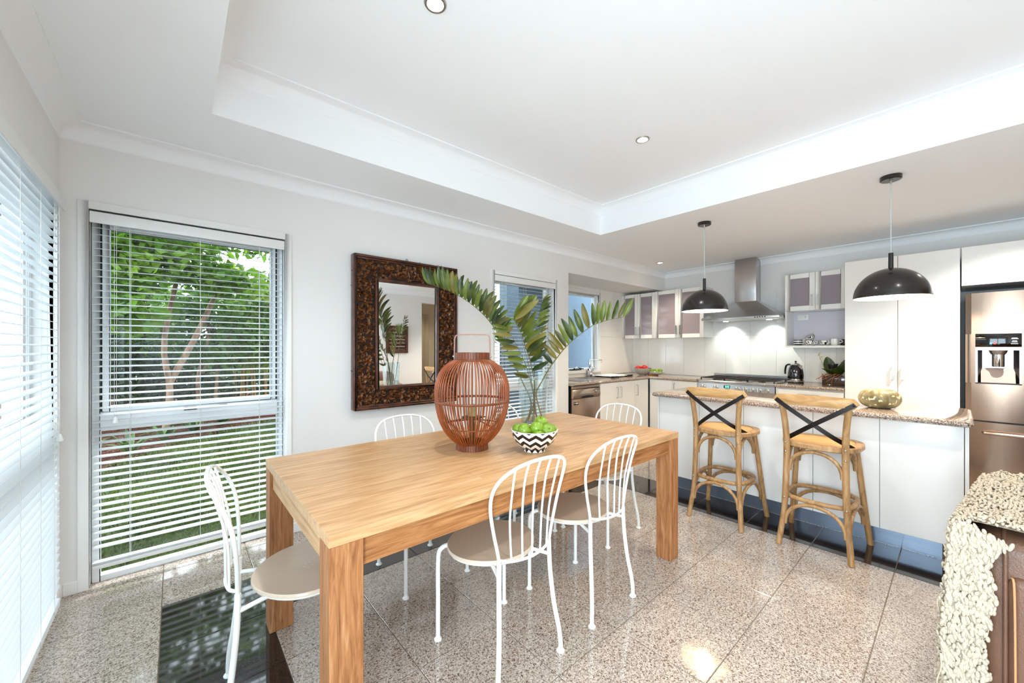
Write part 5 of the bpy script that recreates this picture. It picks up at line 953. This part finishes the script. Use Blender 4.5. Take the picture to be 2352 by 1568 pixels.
B().box(gx0 - 0.01, gx1 + 0.01, my + 0.004, my + 0.010, gz0 - 0.01, gz1 + 0.01).build('mirror_glass', M['mirror'], t)
b = B(); rr = random.Random(4); cnt = 0
def curl(x, z, ang, s, w, flip):
    """one carved acanthus curl, raised off the board"""
    pts = []
    for i in range(5):
        u = i / 4; a = ang + flip * (u * 2.4); pts.append((x + s * (0.9 * u) * cos(ang + flip * u * 1.1), z + s * 0.9 * u * sin(ang + flip * u * 1.1), a))
    vs = []
    for i, (px, pz, a) in enumerate(pts):
        u = i / 4; ww = w * sin(pi * (0.12 + 0.8 * u)); nx, nz = -sin(a), cos(a); hgt = 0.018 * sin(pi * (0.15 + 0.75 * u))
        vs += [(px + nx * ww, my + 0.012, pz + nz * ww), (px + nx * ww * 0.45, my + 0.008 - hgt, pz + nz * ww * 0.45), (px - nx * ww * 0.45, my + 0.010 - hgt * 0.7, pz - nz * ww * 0.45), (px - nx * ww, my + 0.012, pz - nz * ww)]
    fs = [(i * 4 + k, i * 4 + k + 1, (i + 1) * 4 + k + 1, (i + 1) * 4 + k) for i in range(4) for k in range(3)]
    b.add(vs, fs)
step = 0.019; nx_, nz_ = int((mx1 - mx0 - 0.06) / step), int((mz1 - mz0 - 0.06) / step)
for i in range(nx_ + 1):
    for j in range(nz_ + 1):
        x = mx0 + 0.03 + (mx1 - mx0 - 0.06) * i / nx_ + rr.uniform(-0.006, 0.006); z = mz0 + 0.03 + (mz1 - mz0 - 0.06) * j / nz_ + rr.uniform(-0.006, 0.006)
        if gx0 - 0.03 < x < gx1 + 0.03 and gz0 - 0.03 < z < gz1 + 0.03: continue
        curl(x, z, rr.uniform(0, 2 * pi), rr.uniform(0.030, 0.046), rr.uniform(0.006, 0.0105), rr.choice((-1, 1)))
b.build('leaf_carving', M['carve'], t, smooth=0.9, kind='stuff')
q = B(); q.tube([(1.43 + 0.008 * cos(a), my + 0.005, mz1 + 0.012 + 0.008 * sin(a)) for a in [2 * pi * i / 14 for i in range(14)]], 0.0025, 6, closed=True); q.box(1.418, 1.442, my + 0.002, my + 0.008, mz1 - 0.004, mz1 + 0.006); q.build('hanging_ring', M['oldbrass'], t)
# ================================================================== SOFA AND THROW
t = thing('leather_sofa', 'brown leather sofa arm with raised seams at the right edge', 'sofa', (2.45, -0.75, 0)); Lm = M['leather']
def soft(name, x0, x1, y0, y1, z0, z1, r, mat=None, lab=None): return B().box(x0, x1, y0, y1, z0, z1).build(name, mat or Lm, t, bevel=r, seg=5, label=lab)
AX = 1.98
soft('base', AX + 0.05, 2.92, -1.38, -0.03, 0.05, 0.30, 0.02)
soft('arm', AX, 2.90, -0.30, -0.022, 0.06, 0.672, 0.055); soft('arm', AX, 2.90, -1.42, -1.14, 0.06, 0.672, 0.055)
soft('arm_front_panel', AX - 0.022, AX + 0.03, -0.285, -0.098, 0.08, 0.560, 0.025); soft('arm_front_panel', AX - 0.022, AX + 0.03, -1.40, -1.16, 0.08, 0.560, 0.025)
soft('seat_cushion', AX - 0.02, 2.62, -0.72, -0.31, 0.28, 0.46, 0.05); soft('seat_cushion', AX - 0.02, 2.62, -1.13, -0.73, 0.28, 0.46, 0.05)
soft('back_cushion', 2.52, 2.90, -0.72, -0.31, 0.44, 0.86, 0.09); soft('back_cushion', 2.52, 2.90, -1.13, -0.73, 0.44, 0.86, 0.09)
B().tube(cat_rom([(AX + 0.10, -0.085, 0.675), (AX + 0.04, -0.088, 0.668), (AX + 0.004, -0.092, 0.635), (AX - 0.004, -0.094, 0.58), (AX - 0.004, -0.094, 0.1)], 5), 0.006, 7).build('piping', Lm, t, smooth=True)
B().tube(cat_rom([(AX - 0.012, -0.106, 0.556), (AX - 0.0245, -0.112, 0.53), (AX - 0.0245, -0.114, 0.3), (AX - 0.0245, -0.114, 0.1)], 5), 0.003, 6).build('stitch_line', M['stitch'], t, smooth=True)
for x in (AX + 0.10, 2.8):
    for y in (-0.12, -1.3): B().lathe([(0.025, 0), (0.03, 0.06)], (x, y, 0), 12).build('foot', M['iron'], t)
t = thing('wool_throw', 'cream chunky wool throw draped over the sofa arm', 'throw', (2.3, 0.0, 0.7))
# path over the arm: up the outer side, across the top, down the inner side; v runs along the arm
def throw_pt(u, v):
    """u 0..1 from the hem outside to the inner edge, v 0..1 from the front of the arm to the back"""
    hem = 0.09 + 0.16 * v + 0.05 * sin(v * 9 + 0.6); x = 1.975 + 0.80 * v
    s = u * 3.0
    if s < 1.9:
        k = s / 1.9; z = hem + (0.655 - hem) * k; y = 0.022 + 0.02 * sin(v * 16 + k * 3) * (1 - k) - 0.006 * k; return Vector((x - 0.03 * (1 - k) * sin(3 * v + 1), y, z))
    k = (s - 1.9) / 1.1
    if k < 0.3: a = k / 0.3 * pi / 2; return Vector((x, -0.04 + 0.056 * cos(a), 0.655 + 0.048 * sin(a)))
    return Vector((x, -0.04 - (k - 0.3) / 0.7 * 0.20, 0.703 + 0.006 * sin(v * 20)))
b = B(); b.sheet(lambda u, v: throw_pt(u, v), 40, 30); b.build('backing', M['wool'], t, smooth=True)
b = B(); rr = random.Random(8)
def puff(p, d, ln, r):
    d = d.normalized(); q = d.to_track_quat('Z', 'Y').to_matrix(); b.ball(p, (r, r * 0.85, ln), 7, 5, q)
rows = 84
for i in range(rows):
    for j in range(78):
        u = (i + rr.uniform(-0.4, 0.4)) / (rows - 1); v = (j + 0.5 * (i % 2) + rr.uniform(-0.4, 0.4)) / 77; u = min(max(u, 0), 1); v = min(max(v, -0.01), 1)
        p0 = throw_pt(u, v); du = throw_pt(min(u + 0.02, 1), v) - throw_pt(max(u - 0.02, 0), v); dv = throw_pt(u, min(v + 0.02, 1)) - throw_pt(u, max(v - 0.02, 0)); nn = dv.cross(du).normalized()
        if nn.dot(Vector((0, 0.6, 0.8))) < 0: nn = -nn
        d = dv.normalized() * (1 if u > 0.6 else 0.35) + (Vector((0, 0.1, -0.9)) if u < 0.6 else Vector((0, 0, 0))) + Vector((rr.uniform(-.4, .4), rr.uniform(-.4, .4), rr.uniform(-.4, .4)))
        puff(p0 + nn * (0.004 + 0.008 * (0.5 + 0.5 * sin(i * 1.15)) + rr.uniform(-0.003, 0.006)), d, rr.uniform(0.009, 0.017), rr.uniform(0.0034, 0.0056))
for j in range(110):      # the edge towards the camera falls round the corner of the arm
    for i in range(15):
        u = j / 109 * 0.70; p0 = throw_pt(u, 0); w = 0.098 * (0.88 + 0.08 * sin(j * 0.13) + rr.uniform(-0.06, 0.06)); off = Vector((-0.006 - rr.uniform(0, 0.016), -w * i / 14 + rr.uniform(-0.006, 0.006), rr.uniform(-0.010, 0.010)))
        if p0.z < 0.22 and i > 12 - (0.22 - p0.z) * 40: continue
        q0 = p0 + off
        if u > 0.62: q0.z -= 0.012 * i * 0.25
        puff(q0, Vector((rr.uniform(-.4, .4), rr.uniform(-.4, .4), -1)), rr.uniform(0.009, 0.016), rr.uniform(0.0045, 0.0075))
for j in range(420):     # ragged hem
    v = rr.random() ** 1.4; p0 = throw_pt(0, v); puff(p0 + Vector((rr.uniform(-.02, .01), rr.uniform(-.05, .02), -rr.uniform(0, 0.09))), Vector((rr.uniform(-.3, .3), rr.uniform(-.3, .3), -1)), rr.uniform(0.010, 0.017), rr.uniform(0.004, 0.0065))
b.build('yarn_loops', M['wool'], t, smooth=True, kind='stuff')
b = B()
for i in range(16):
    v = rr.uniform(0, 0.2); u = rr.uniform(0.05, 0.5); p0 = throw_pt(u, v) + Vector((-0.02, rr.uniform(-0.08, 0.02), 0)); b.tube(cat_rom([p0, p0 + Vector((-0.012, rr.uniform(-.015, .015), -0.04)), p0 + Vector((-0.004, rr.uniform(-.02, .02), -0.10)), p0 + Vector((0.0, rr.uniform(-.02, .02), -0.13))], 4), 0.0022, 5)
b.build('loose_yarn', M['wool'], t, smooth=True, kind='stuff')

for nm in ('leather_sofa', 'wool_throw'):
    o = bpy.data.objects[nm]; c = Vector((1.98, 0.0, 0)); R = Matrix.Rotation(-0.105, 3, 'Z'); o.location = c + R @ (o.location - c); o.rotation_euler = (0, 0, -0.105)
# ================================================================== GARDEN
GZ = -0.10
M['soil'] = ramp_mat('lawn_ground', [(0.3, srgb(36, 32, 20)), (0.5, srgb(50, 58, 26)), (0.7, srgb(66, 78, 34))], 9, 0.9, 0.2, detail=6)
B().box(-9, 12, 3.72, 16, GZ - 0.1, GZ).build('ground', M['soil'], kind='structure'); B().box(-9, -0.6, -8, 3.72, GZ - 0.1, GZ).build('ground', M['soil'], kind='structure'); B().box(-0.6, 3.33, 3.14, 3.72, GZ - 0.1, GZ).build('ground', M['soil'], kind='structure'); B().box(-0.6, 8, -8, -3.34, GZ - 0.1, GZ).build('ground', M['soil'], kind='structure')
M['mulch'] = ramp_mat('mulch_bed', [(0.3, srgb(44, 22, 15)), (0.55, srgb(88, 48, 32)), (0.75, srgb(128, 82, 58))], 40, 0.9, 0.2, detail=4)
bed = [(-2.6, 4.2), (-0.6, 6.25), (0.0, 7.25), (0.7, 7.95), (1.4, 8.5), (2.6, 9.2), (4.5, 9.9), (4.5, 14), (-6, 14), (-6, 4.2)]
B().prism(bed, GZ, GZ + 0.03).build('mulch_bed', M['mulch'], kind='structure')
def inpoly(x, y):
    c = False; n = len(bed)
    for i in range(n):
        a, b_ = bed[i], bed[i - 1]
        if (a[1] > y) != (b_[1] > y) and x < (b_[0] - a[0]) * (y - a[1]) / (b_[1] - a[1]) + a[0]: c = not c
    return c
rr = random.Random(21)
b = B()
for i in range(26000):
    f = rr.random() ** 1.7; y = 3.16 + 5.6 * f; xl = -y * 0.42 - 0.05; xr = y * 0.36 + 0.3; x = rr.uniform(xl, xr)
    if inpoly(x, y): continue
    h = rr.uniform(0.025, 0.055) * (1 + 0.1 * y); a = rr.uniform(0, 2 * pi); w = rr.uniform(0.003, 0.006) * (1 + 0.12 * y); lx_, ly_ = rr.uniform(-.04, .04), rr.uniform(-.04, .04); dx, dy = cos(a) * w, sin(a) * w
    b.add([(x - dx, y - dy, GZ), (x + dx, y + dy, GZ), (x + lx_ * 0.5 + dx * .8, y + ly_ * .5 + dy * .8, GZ + h * .7), (x + lx_, y + ly_, GZ + h)], [(0, 1, 2), (0, 2, 3)])
M['grass'] = leaf_mat('grass_blade', srgb(38, 58, 20), srgb(98, 116, 50), 0.35, 0.5, 1.4)
tag(b.build('lawn_grass', M['grass'], kind='stuff'), 'green lawn grass growing outside the tall window', 'grass')
b = B()
for i in range(2600):
    y = rr.uniform(6.0, 9.6); x = rr.uniform(-1.6, 2.4)
    if not inpoly(x, y): continue
    R = Matrix.Rotation(rr.uniform(0, 2 * pi), 4, 'Z') @ Matrix.Rotation(rr.uniform(-.4, .4), 4, 'X'); b.M = Matrix.Translation((x, y, GZ + 0.036)) @ R; l = rr.uniform(0.02, 0.055); b.box(-l, l, -0.009, 0.009, -0.004, 0.005)
tag(b.build('bark_chips', M['mulch'], kind='stuff'), 'red-brown bark chips scattered over the garden bed', 'bark chips')
M['strap_leaf'] = leaf_mat('strap_leaf', srgb(36, 62, 22), srgb(92, 126, 54), 0.25, 0.35, 2.5)
def strap_plant(x, y, n, h, label, seed):
    q = random.Random(seed); t = thing('strap_leaf_plant', label, 'plant', (x, y, GZ + 0.03), 'strap-leaved plants along the bed edge')
    for i in range(n):
        a = 2 * pi * i / n + q.uniform(-.3, .3); l = h * q.uniform(0.75, 1.15); o = q.uniform(0.5, 1.0); b = B(); d = Vector((cos(a), sin(a), 0)); s = Vector((-sin(a), cos(a), 0)); w = q.uniform(0.020, 0.032); vs = []
        for k in range(6):
            u = k / 5; c = Vector((x, y, GZ + 0.02)) + d * (l * o * u) + Vector((0, 0, l * (1.25 * u - 0.95 * u * u * o))); ww = w * sin(pi * (0.2 + 0.78 * u)); vs += [c - s * ww, c + Vector((0, 0, -0.006)), c + s * ww]
        b.add(vs, [(k * 3 + j, k * 3 + j + 1, k * 3 + j + 4, k * 3 + j + 3) for k in range(5) for j in range(2)]); b.build('leaf', M['strap_leaf'], t, smooth=True)
for i, (x, y, h, lb) in enumerate(((-0.78, 6.35, 0.42, 'strap-leaved plant nearest the left window edge'), (-0.42, 6.75, 0.40, 'strap-leaved plant second from the left along the bed edge'), (-0.12, 7.45, 0.42, 'strap-leaved plant at the middle of the bed edge'), (0.22, 7.85, 0.40, 'strap-leaved plant right of the middle of the bed edge'), (0.62, 8.35, 0.36, 'strap-leaved plant farthest right, where the bed thins out'))): strap_plant(x, y, 15, h, lb, 40 + i)
# trees: trunk and branches, crowns of folded leaves
M['leaf_lime'] = leaf_mat('lime_leaf', srgb(84, 126, 24), srgb(176, 206, 66), 0.55, 0.45, 2.2); M['leaf_mid'] = leaf_mat('mid_leaf', srgb(48, 86, 26), srgb(118, 158, 58), 0.45, 0.45, 2.0); M['leaf_dark'] = leaf_mat('dark_leaf', srgb(22, 42, 18), srgb(64, 96, 36), 0.3, 0.45, 1.5); M['leaf_bamboo'] = leaf_mat('bamboo_leaf', srgb(60, 90, 26), srgb(140, 160, 60), 0.4, 0.45, 2.0)
M['bark'] = ramp_mat('bark', [(0.3, srgb(92, 68, 54)), (0.6, srgb(150, 122, 102))], 14, 0.9, 0.2, stretch=(1, 1, 0.3)); M['culm'] = pm('bamboo_culm', srgb(150, 112, 52), 0.5, vary=0.25, nscale=8)
def leaves(b, q, c, r, n, s0, s1, droop=0.4, narrow=0.3):
    for i in range(n):
        v = Vector((q.gauss(0, 1), q.gauss(0, 1), q.gauss(0, 1))).normalized() * (q.random() ** 0.45); p0 = Vector(c) + Vector((v.x * r[0], v.y * r[1], v.z * r[2])); l = q.uniform(s0, s1); d = Vector((q.gauss(0, 1), q.gauss(0, 1), q.gauss(-droop, 0.6))).normalized(); s = d.orthogonal().normalized(); s = Matrix.Rotation(q.uniform(0, 6.28), 3, d) @ s; w = l * narrow; n_ = d.cross(s) * (w * 0.35)
        b.add([p0, p0 + d * l * .5 + s * w + n_, p0 + d * l, p0 + d * l * .5 - s * w + n_], [(0, 1, 2), (0, 2, 3)])
def tree(label, base, trunk, crowns, mat, s0, s1, seed, group='garden trees beyond the lawn', narrow=0.3, tr=0.05, kind='garden_tree', droop=0.4):
    q = random.Random(seed); t = thing(kind, label, 'tree', (base[0], base[1], GZ + 0.02), group)
    for P in trunk: B().tube(cat_rom([(base[0] + a, base[1] + c, GZ + 0.02 + z) for a, c, z in P], 4), [tr * (1 - 0.6 * i / (len(P) * 4)) for i in range((len(P) - 1) * 4 + 1)], 8).build('trunk', M['bark'], t, smooth=True)
    b = B()
    for c, r, n in crowns: leaves(b, q, (base[0] + c[0], base[1] + c[1], c[2]), r, n, s0, s1, droop, narrow)
    b.build('foliage', mat, t, kind='stuff')
tree('lime-green leafy tree overhanging the window from the left', (-0.12, 7.9), [[(0, 0, 0), (0.06, 0, 0.7), (0.0, 0, 1.5), (0.25, 0.1, 3.0)], [(0.05, 0, 0.8), (0.4, 0.1, 1.6), (0.75, 0, 2.6)]], [((-0.5, -0.5, 2.55), (0.62, 0.6, 0.75), 1500), ((0.15, -0.3, 2.75), (0.6, 0.6, 0.5), 900), ((0.75, -0.2, 2.35), (0.6, 0.5, 0.28), 620), ((-0.45, -0.7, 1.75), (0.45, 0.4, 0.3), 420), ((0.3, -1.2, 3.2), (0.9, 0.6, 0.22), 520), ((1.0, -0.6, 3.0), (0.5, 0.5, 0.3), 260)], M['leaf_lime'], 0.10, 0.19, 61)
tree('small mid-green tree in the middle with a pale slender trunk', (0.35, 8.7), [[(0, 0, 0), (-0.05, 0, 0.8), (0.1, 0, 1.6), (0.05, 0, 2.6)], [(0.0, 0, 0.9), (0.45, 0.1, 1.7), (0.7, 0, 2.4)], [(0.2, 0.3, 0), (0.25, 0.3, 1.2)]], [((0.1, 0, 2.0), (0.9, 0.5, 0.38), 900), ((0.7, 0, 1.55), (0.6, 0.5, 0.3), 420), ((-0.5, 0.2, 1.5), (0.55, 0.4, 0.4), 520), ((0.2, 0.0, 1.15), (0.6, 0.4, 0.25), 300)], M['leaf_mid'], 0.08, 0.16, 62, tr=0.035)
tree('dark bushy shrub low on the left behind the strap-leaved plants', (-0.75, 9.0), [[(0, 0, 0), (0, 0, 1.2)]], [((0.0, 0, 1.0), (0.9, 0.5, 0.75), 2400), ((0.9, 0.3, 0.75), (0.7, 0.4, 0.5), 1100)], M['leaf_dark'], 0.06, 0.13, 63)
tree('tall dark tree closing the view behind the lime-green one', (-0.9, 12.2), [[(0, 0, 0), (0.1, 0, 2), (0, 0, 3)]], [((0.2, 0, 1.5), (1.8, 0.5, 1.3), 3400), ((0.0, 0, 3.1), (1.0, 0.5, 0.9), 1100), ((1.6, 0.2, 0.8), (1.2, 0.5, 0.7), 1500)], M['leaf_dark'], 0.14, 0.26, 64, tr=0.1)
tree('dark dense tree closing the view behind the bamboo', (2.1, 12.0), [[(0, 0, 0), (0.1, 0, 2), (0, 0, 3.0)]], [((0.0, 0, 1.3), (1.5, 0.6, 1.2), 3000), ((0.3, 0.1, 2.7), (0.9, 0.5, 0.8), 1000)], M['leaf_dark'], 0.14, 0.26, 65, tr=0.1)
for i, (x, y, lb) in enumerate(((-0.9, 9.6, 'low dark shrub hiding the bed at the far left of the lawn window'), (0.15, 10.0, 'low dark shrub hiding the bed between the slender trunk and the bamboo'), (1.2, 10.6, 'low dark shrub hiding the bed behind the bamboo canes'))):
    tree(lb, (x, y), [[(0, 0, 0), (0, 0, 0.5)]], [((0, 0, 0.42), (0.85, 0.35, 0.5), 1300)], M['leaf_dark'], 0.07, 0.14, 70 + i, 'low shrubs in the garden bed', kind='garden_shrub')
q = random.Random(77); t = thing('bamboo_clump', 'clump of bamboo with yellow-brown canes at the right of the window view', 'bamboo', (1.9, 9.6, GZ + 0.02))
for i in range(34):
    x, y = 0.95 + q.random() * 1.5, 9.3 + q.random() * 0.8; l = q.uniform(-.12, .12); B().tube([(x, y, GZ + 0.02), (x + l * .5, y, 1.0), (x + l * 2, y - 0.1, 2.4)], [0.016, 0.014, 0.006], 6).build('cane', M['culm'], t, smooth=True)
b = B(); leaves(b, q, (1.35, 9.2, 1.85), (0.75, 0.5, 0.8), 1700, 0.16, 0.32, 0.9, 0.16); leaves(b, q, (1.3, 9.1, 1.2), (0.75, 0.4, 0.35), 500, 0.14, 0.24, 0.9, 0.16); b.build('foliage', M['leaf_bamboo'], t, kind='stuff')
# fan palm near the house, seen in both windows
def fan_palm(label, base, h, seed, nf=16, cr=0.75):
    q = random.Random(seed); t = thing('fan_palm', label, 'palm', (base[0], base[1], GZ))
    B().tube([(base[0], base[1], GZ), (base[0] + 0.03, base[1], h * 0.5), (base[0], base[1], h)], [0.07, 0.06, 0.05], 10).build('trunk', M['bark'], t, smooth=True)
    for i in range(nf):
        a = 2 * pi * i / nf + q.uniform(-.2, .2); el = q.uniform(-0.5, 1.0); d = Vector((cos(a) * cos(el), sin(a) * cos(el), sin(el))); st = Vector((base[0], base[1], h)); en = st + d * cr * 0.6 - Vector((0, 0, 0.1)); b = B(); b.tube([st, (st + en) / 2 + Vector((0, 0, 0.03)), en], 0.007, 5); s = d.cross(Vector((0, 0, 1))).normalized(); u = s.cross(d)
        for k in range(15):
            e = (k - 7) / 7 * 1.25; dd = (d * cos(e) + s * sin(e)).normalized(); tip = en + dd * cr * 0.62 - Vector((0, 0, 0.10 + 0.06 * abs(e))); w = dd.cross(u).normalized() * 0.016; mid = en.lerp(tip, 0.45) + Vector((0, 0, 0.03)); b.add([en, mid + w, tip, mid - w], [(0, 1, 2), (0, 2, 3)])
        b.build('frond', M['leaf_mid'], t)
    return t
fan_palm('fan palm outside, beside the blue-grey wall behind the vase', (3.05, 4.75), 1.75, 91); fan_palm('fan palm at the right of the lawn window, among the bamboo', (1.75, 7.6), 2.15, 92, 14, 0.6)
tree('dark shrub beneath the fan palm beside the blue-grey wall', (3.2, 5.3), [[(0, 0, 0), (0, 0, 0.8)]], [((0, 0, 0.9), (0.5, 0.5, 0.95), 1500)], M['leaf_dark'], 0.08, 0.16, 66)
# blue-grey rendered garden wall close to the kitchen
B().box(3.9, 9.0, 4.62, 4.8, GZ - 0.05, 3.3).build('garden_wall', M['render'], kind='structure')
# fence and hedge seen through the left blind
M['fence'] = pm('grey_fence', srgb(120, 140, 158), 0.8, vary=0.05)
fw_ = struct('fence_wall')
for i in range(26): B().box(-3.06, -3.04, -3.0 + i * 0.30, -2.72 + i * 0.30 + 0.012, GZ, 1.75).build('board', M['fence'], fw_, bevel=0.003, seg=1)
for z in (0.25, 1.45): B().box(-3.1, -3.06, -3.0, 4.8, z, z + 0.09).build('rail', M['fence'], fw_)
# eave soffit over the tall windows
B().box(-1.2, 3.3, 3.66, 3.76, 2.055, 2.17).box(-1.2, 3.3, 3.14, 3.66, 2.14, 2.17).build('roof_eave', pm('eave_paint', srgb(92, 104, 116), 0.7), kind='structure')
# keep the roof shut above the ceiling void
B().box(-0.62, 5.92, -3.36, 3.73, 2.81, 2.86).build('roof', M['carcass'], kind='structure')
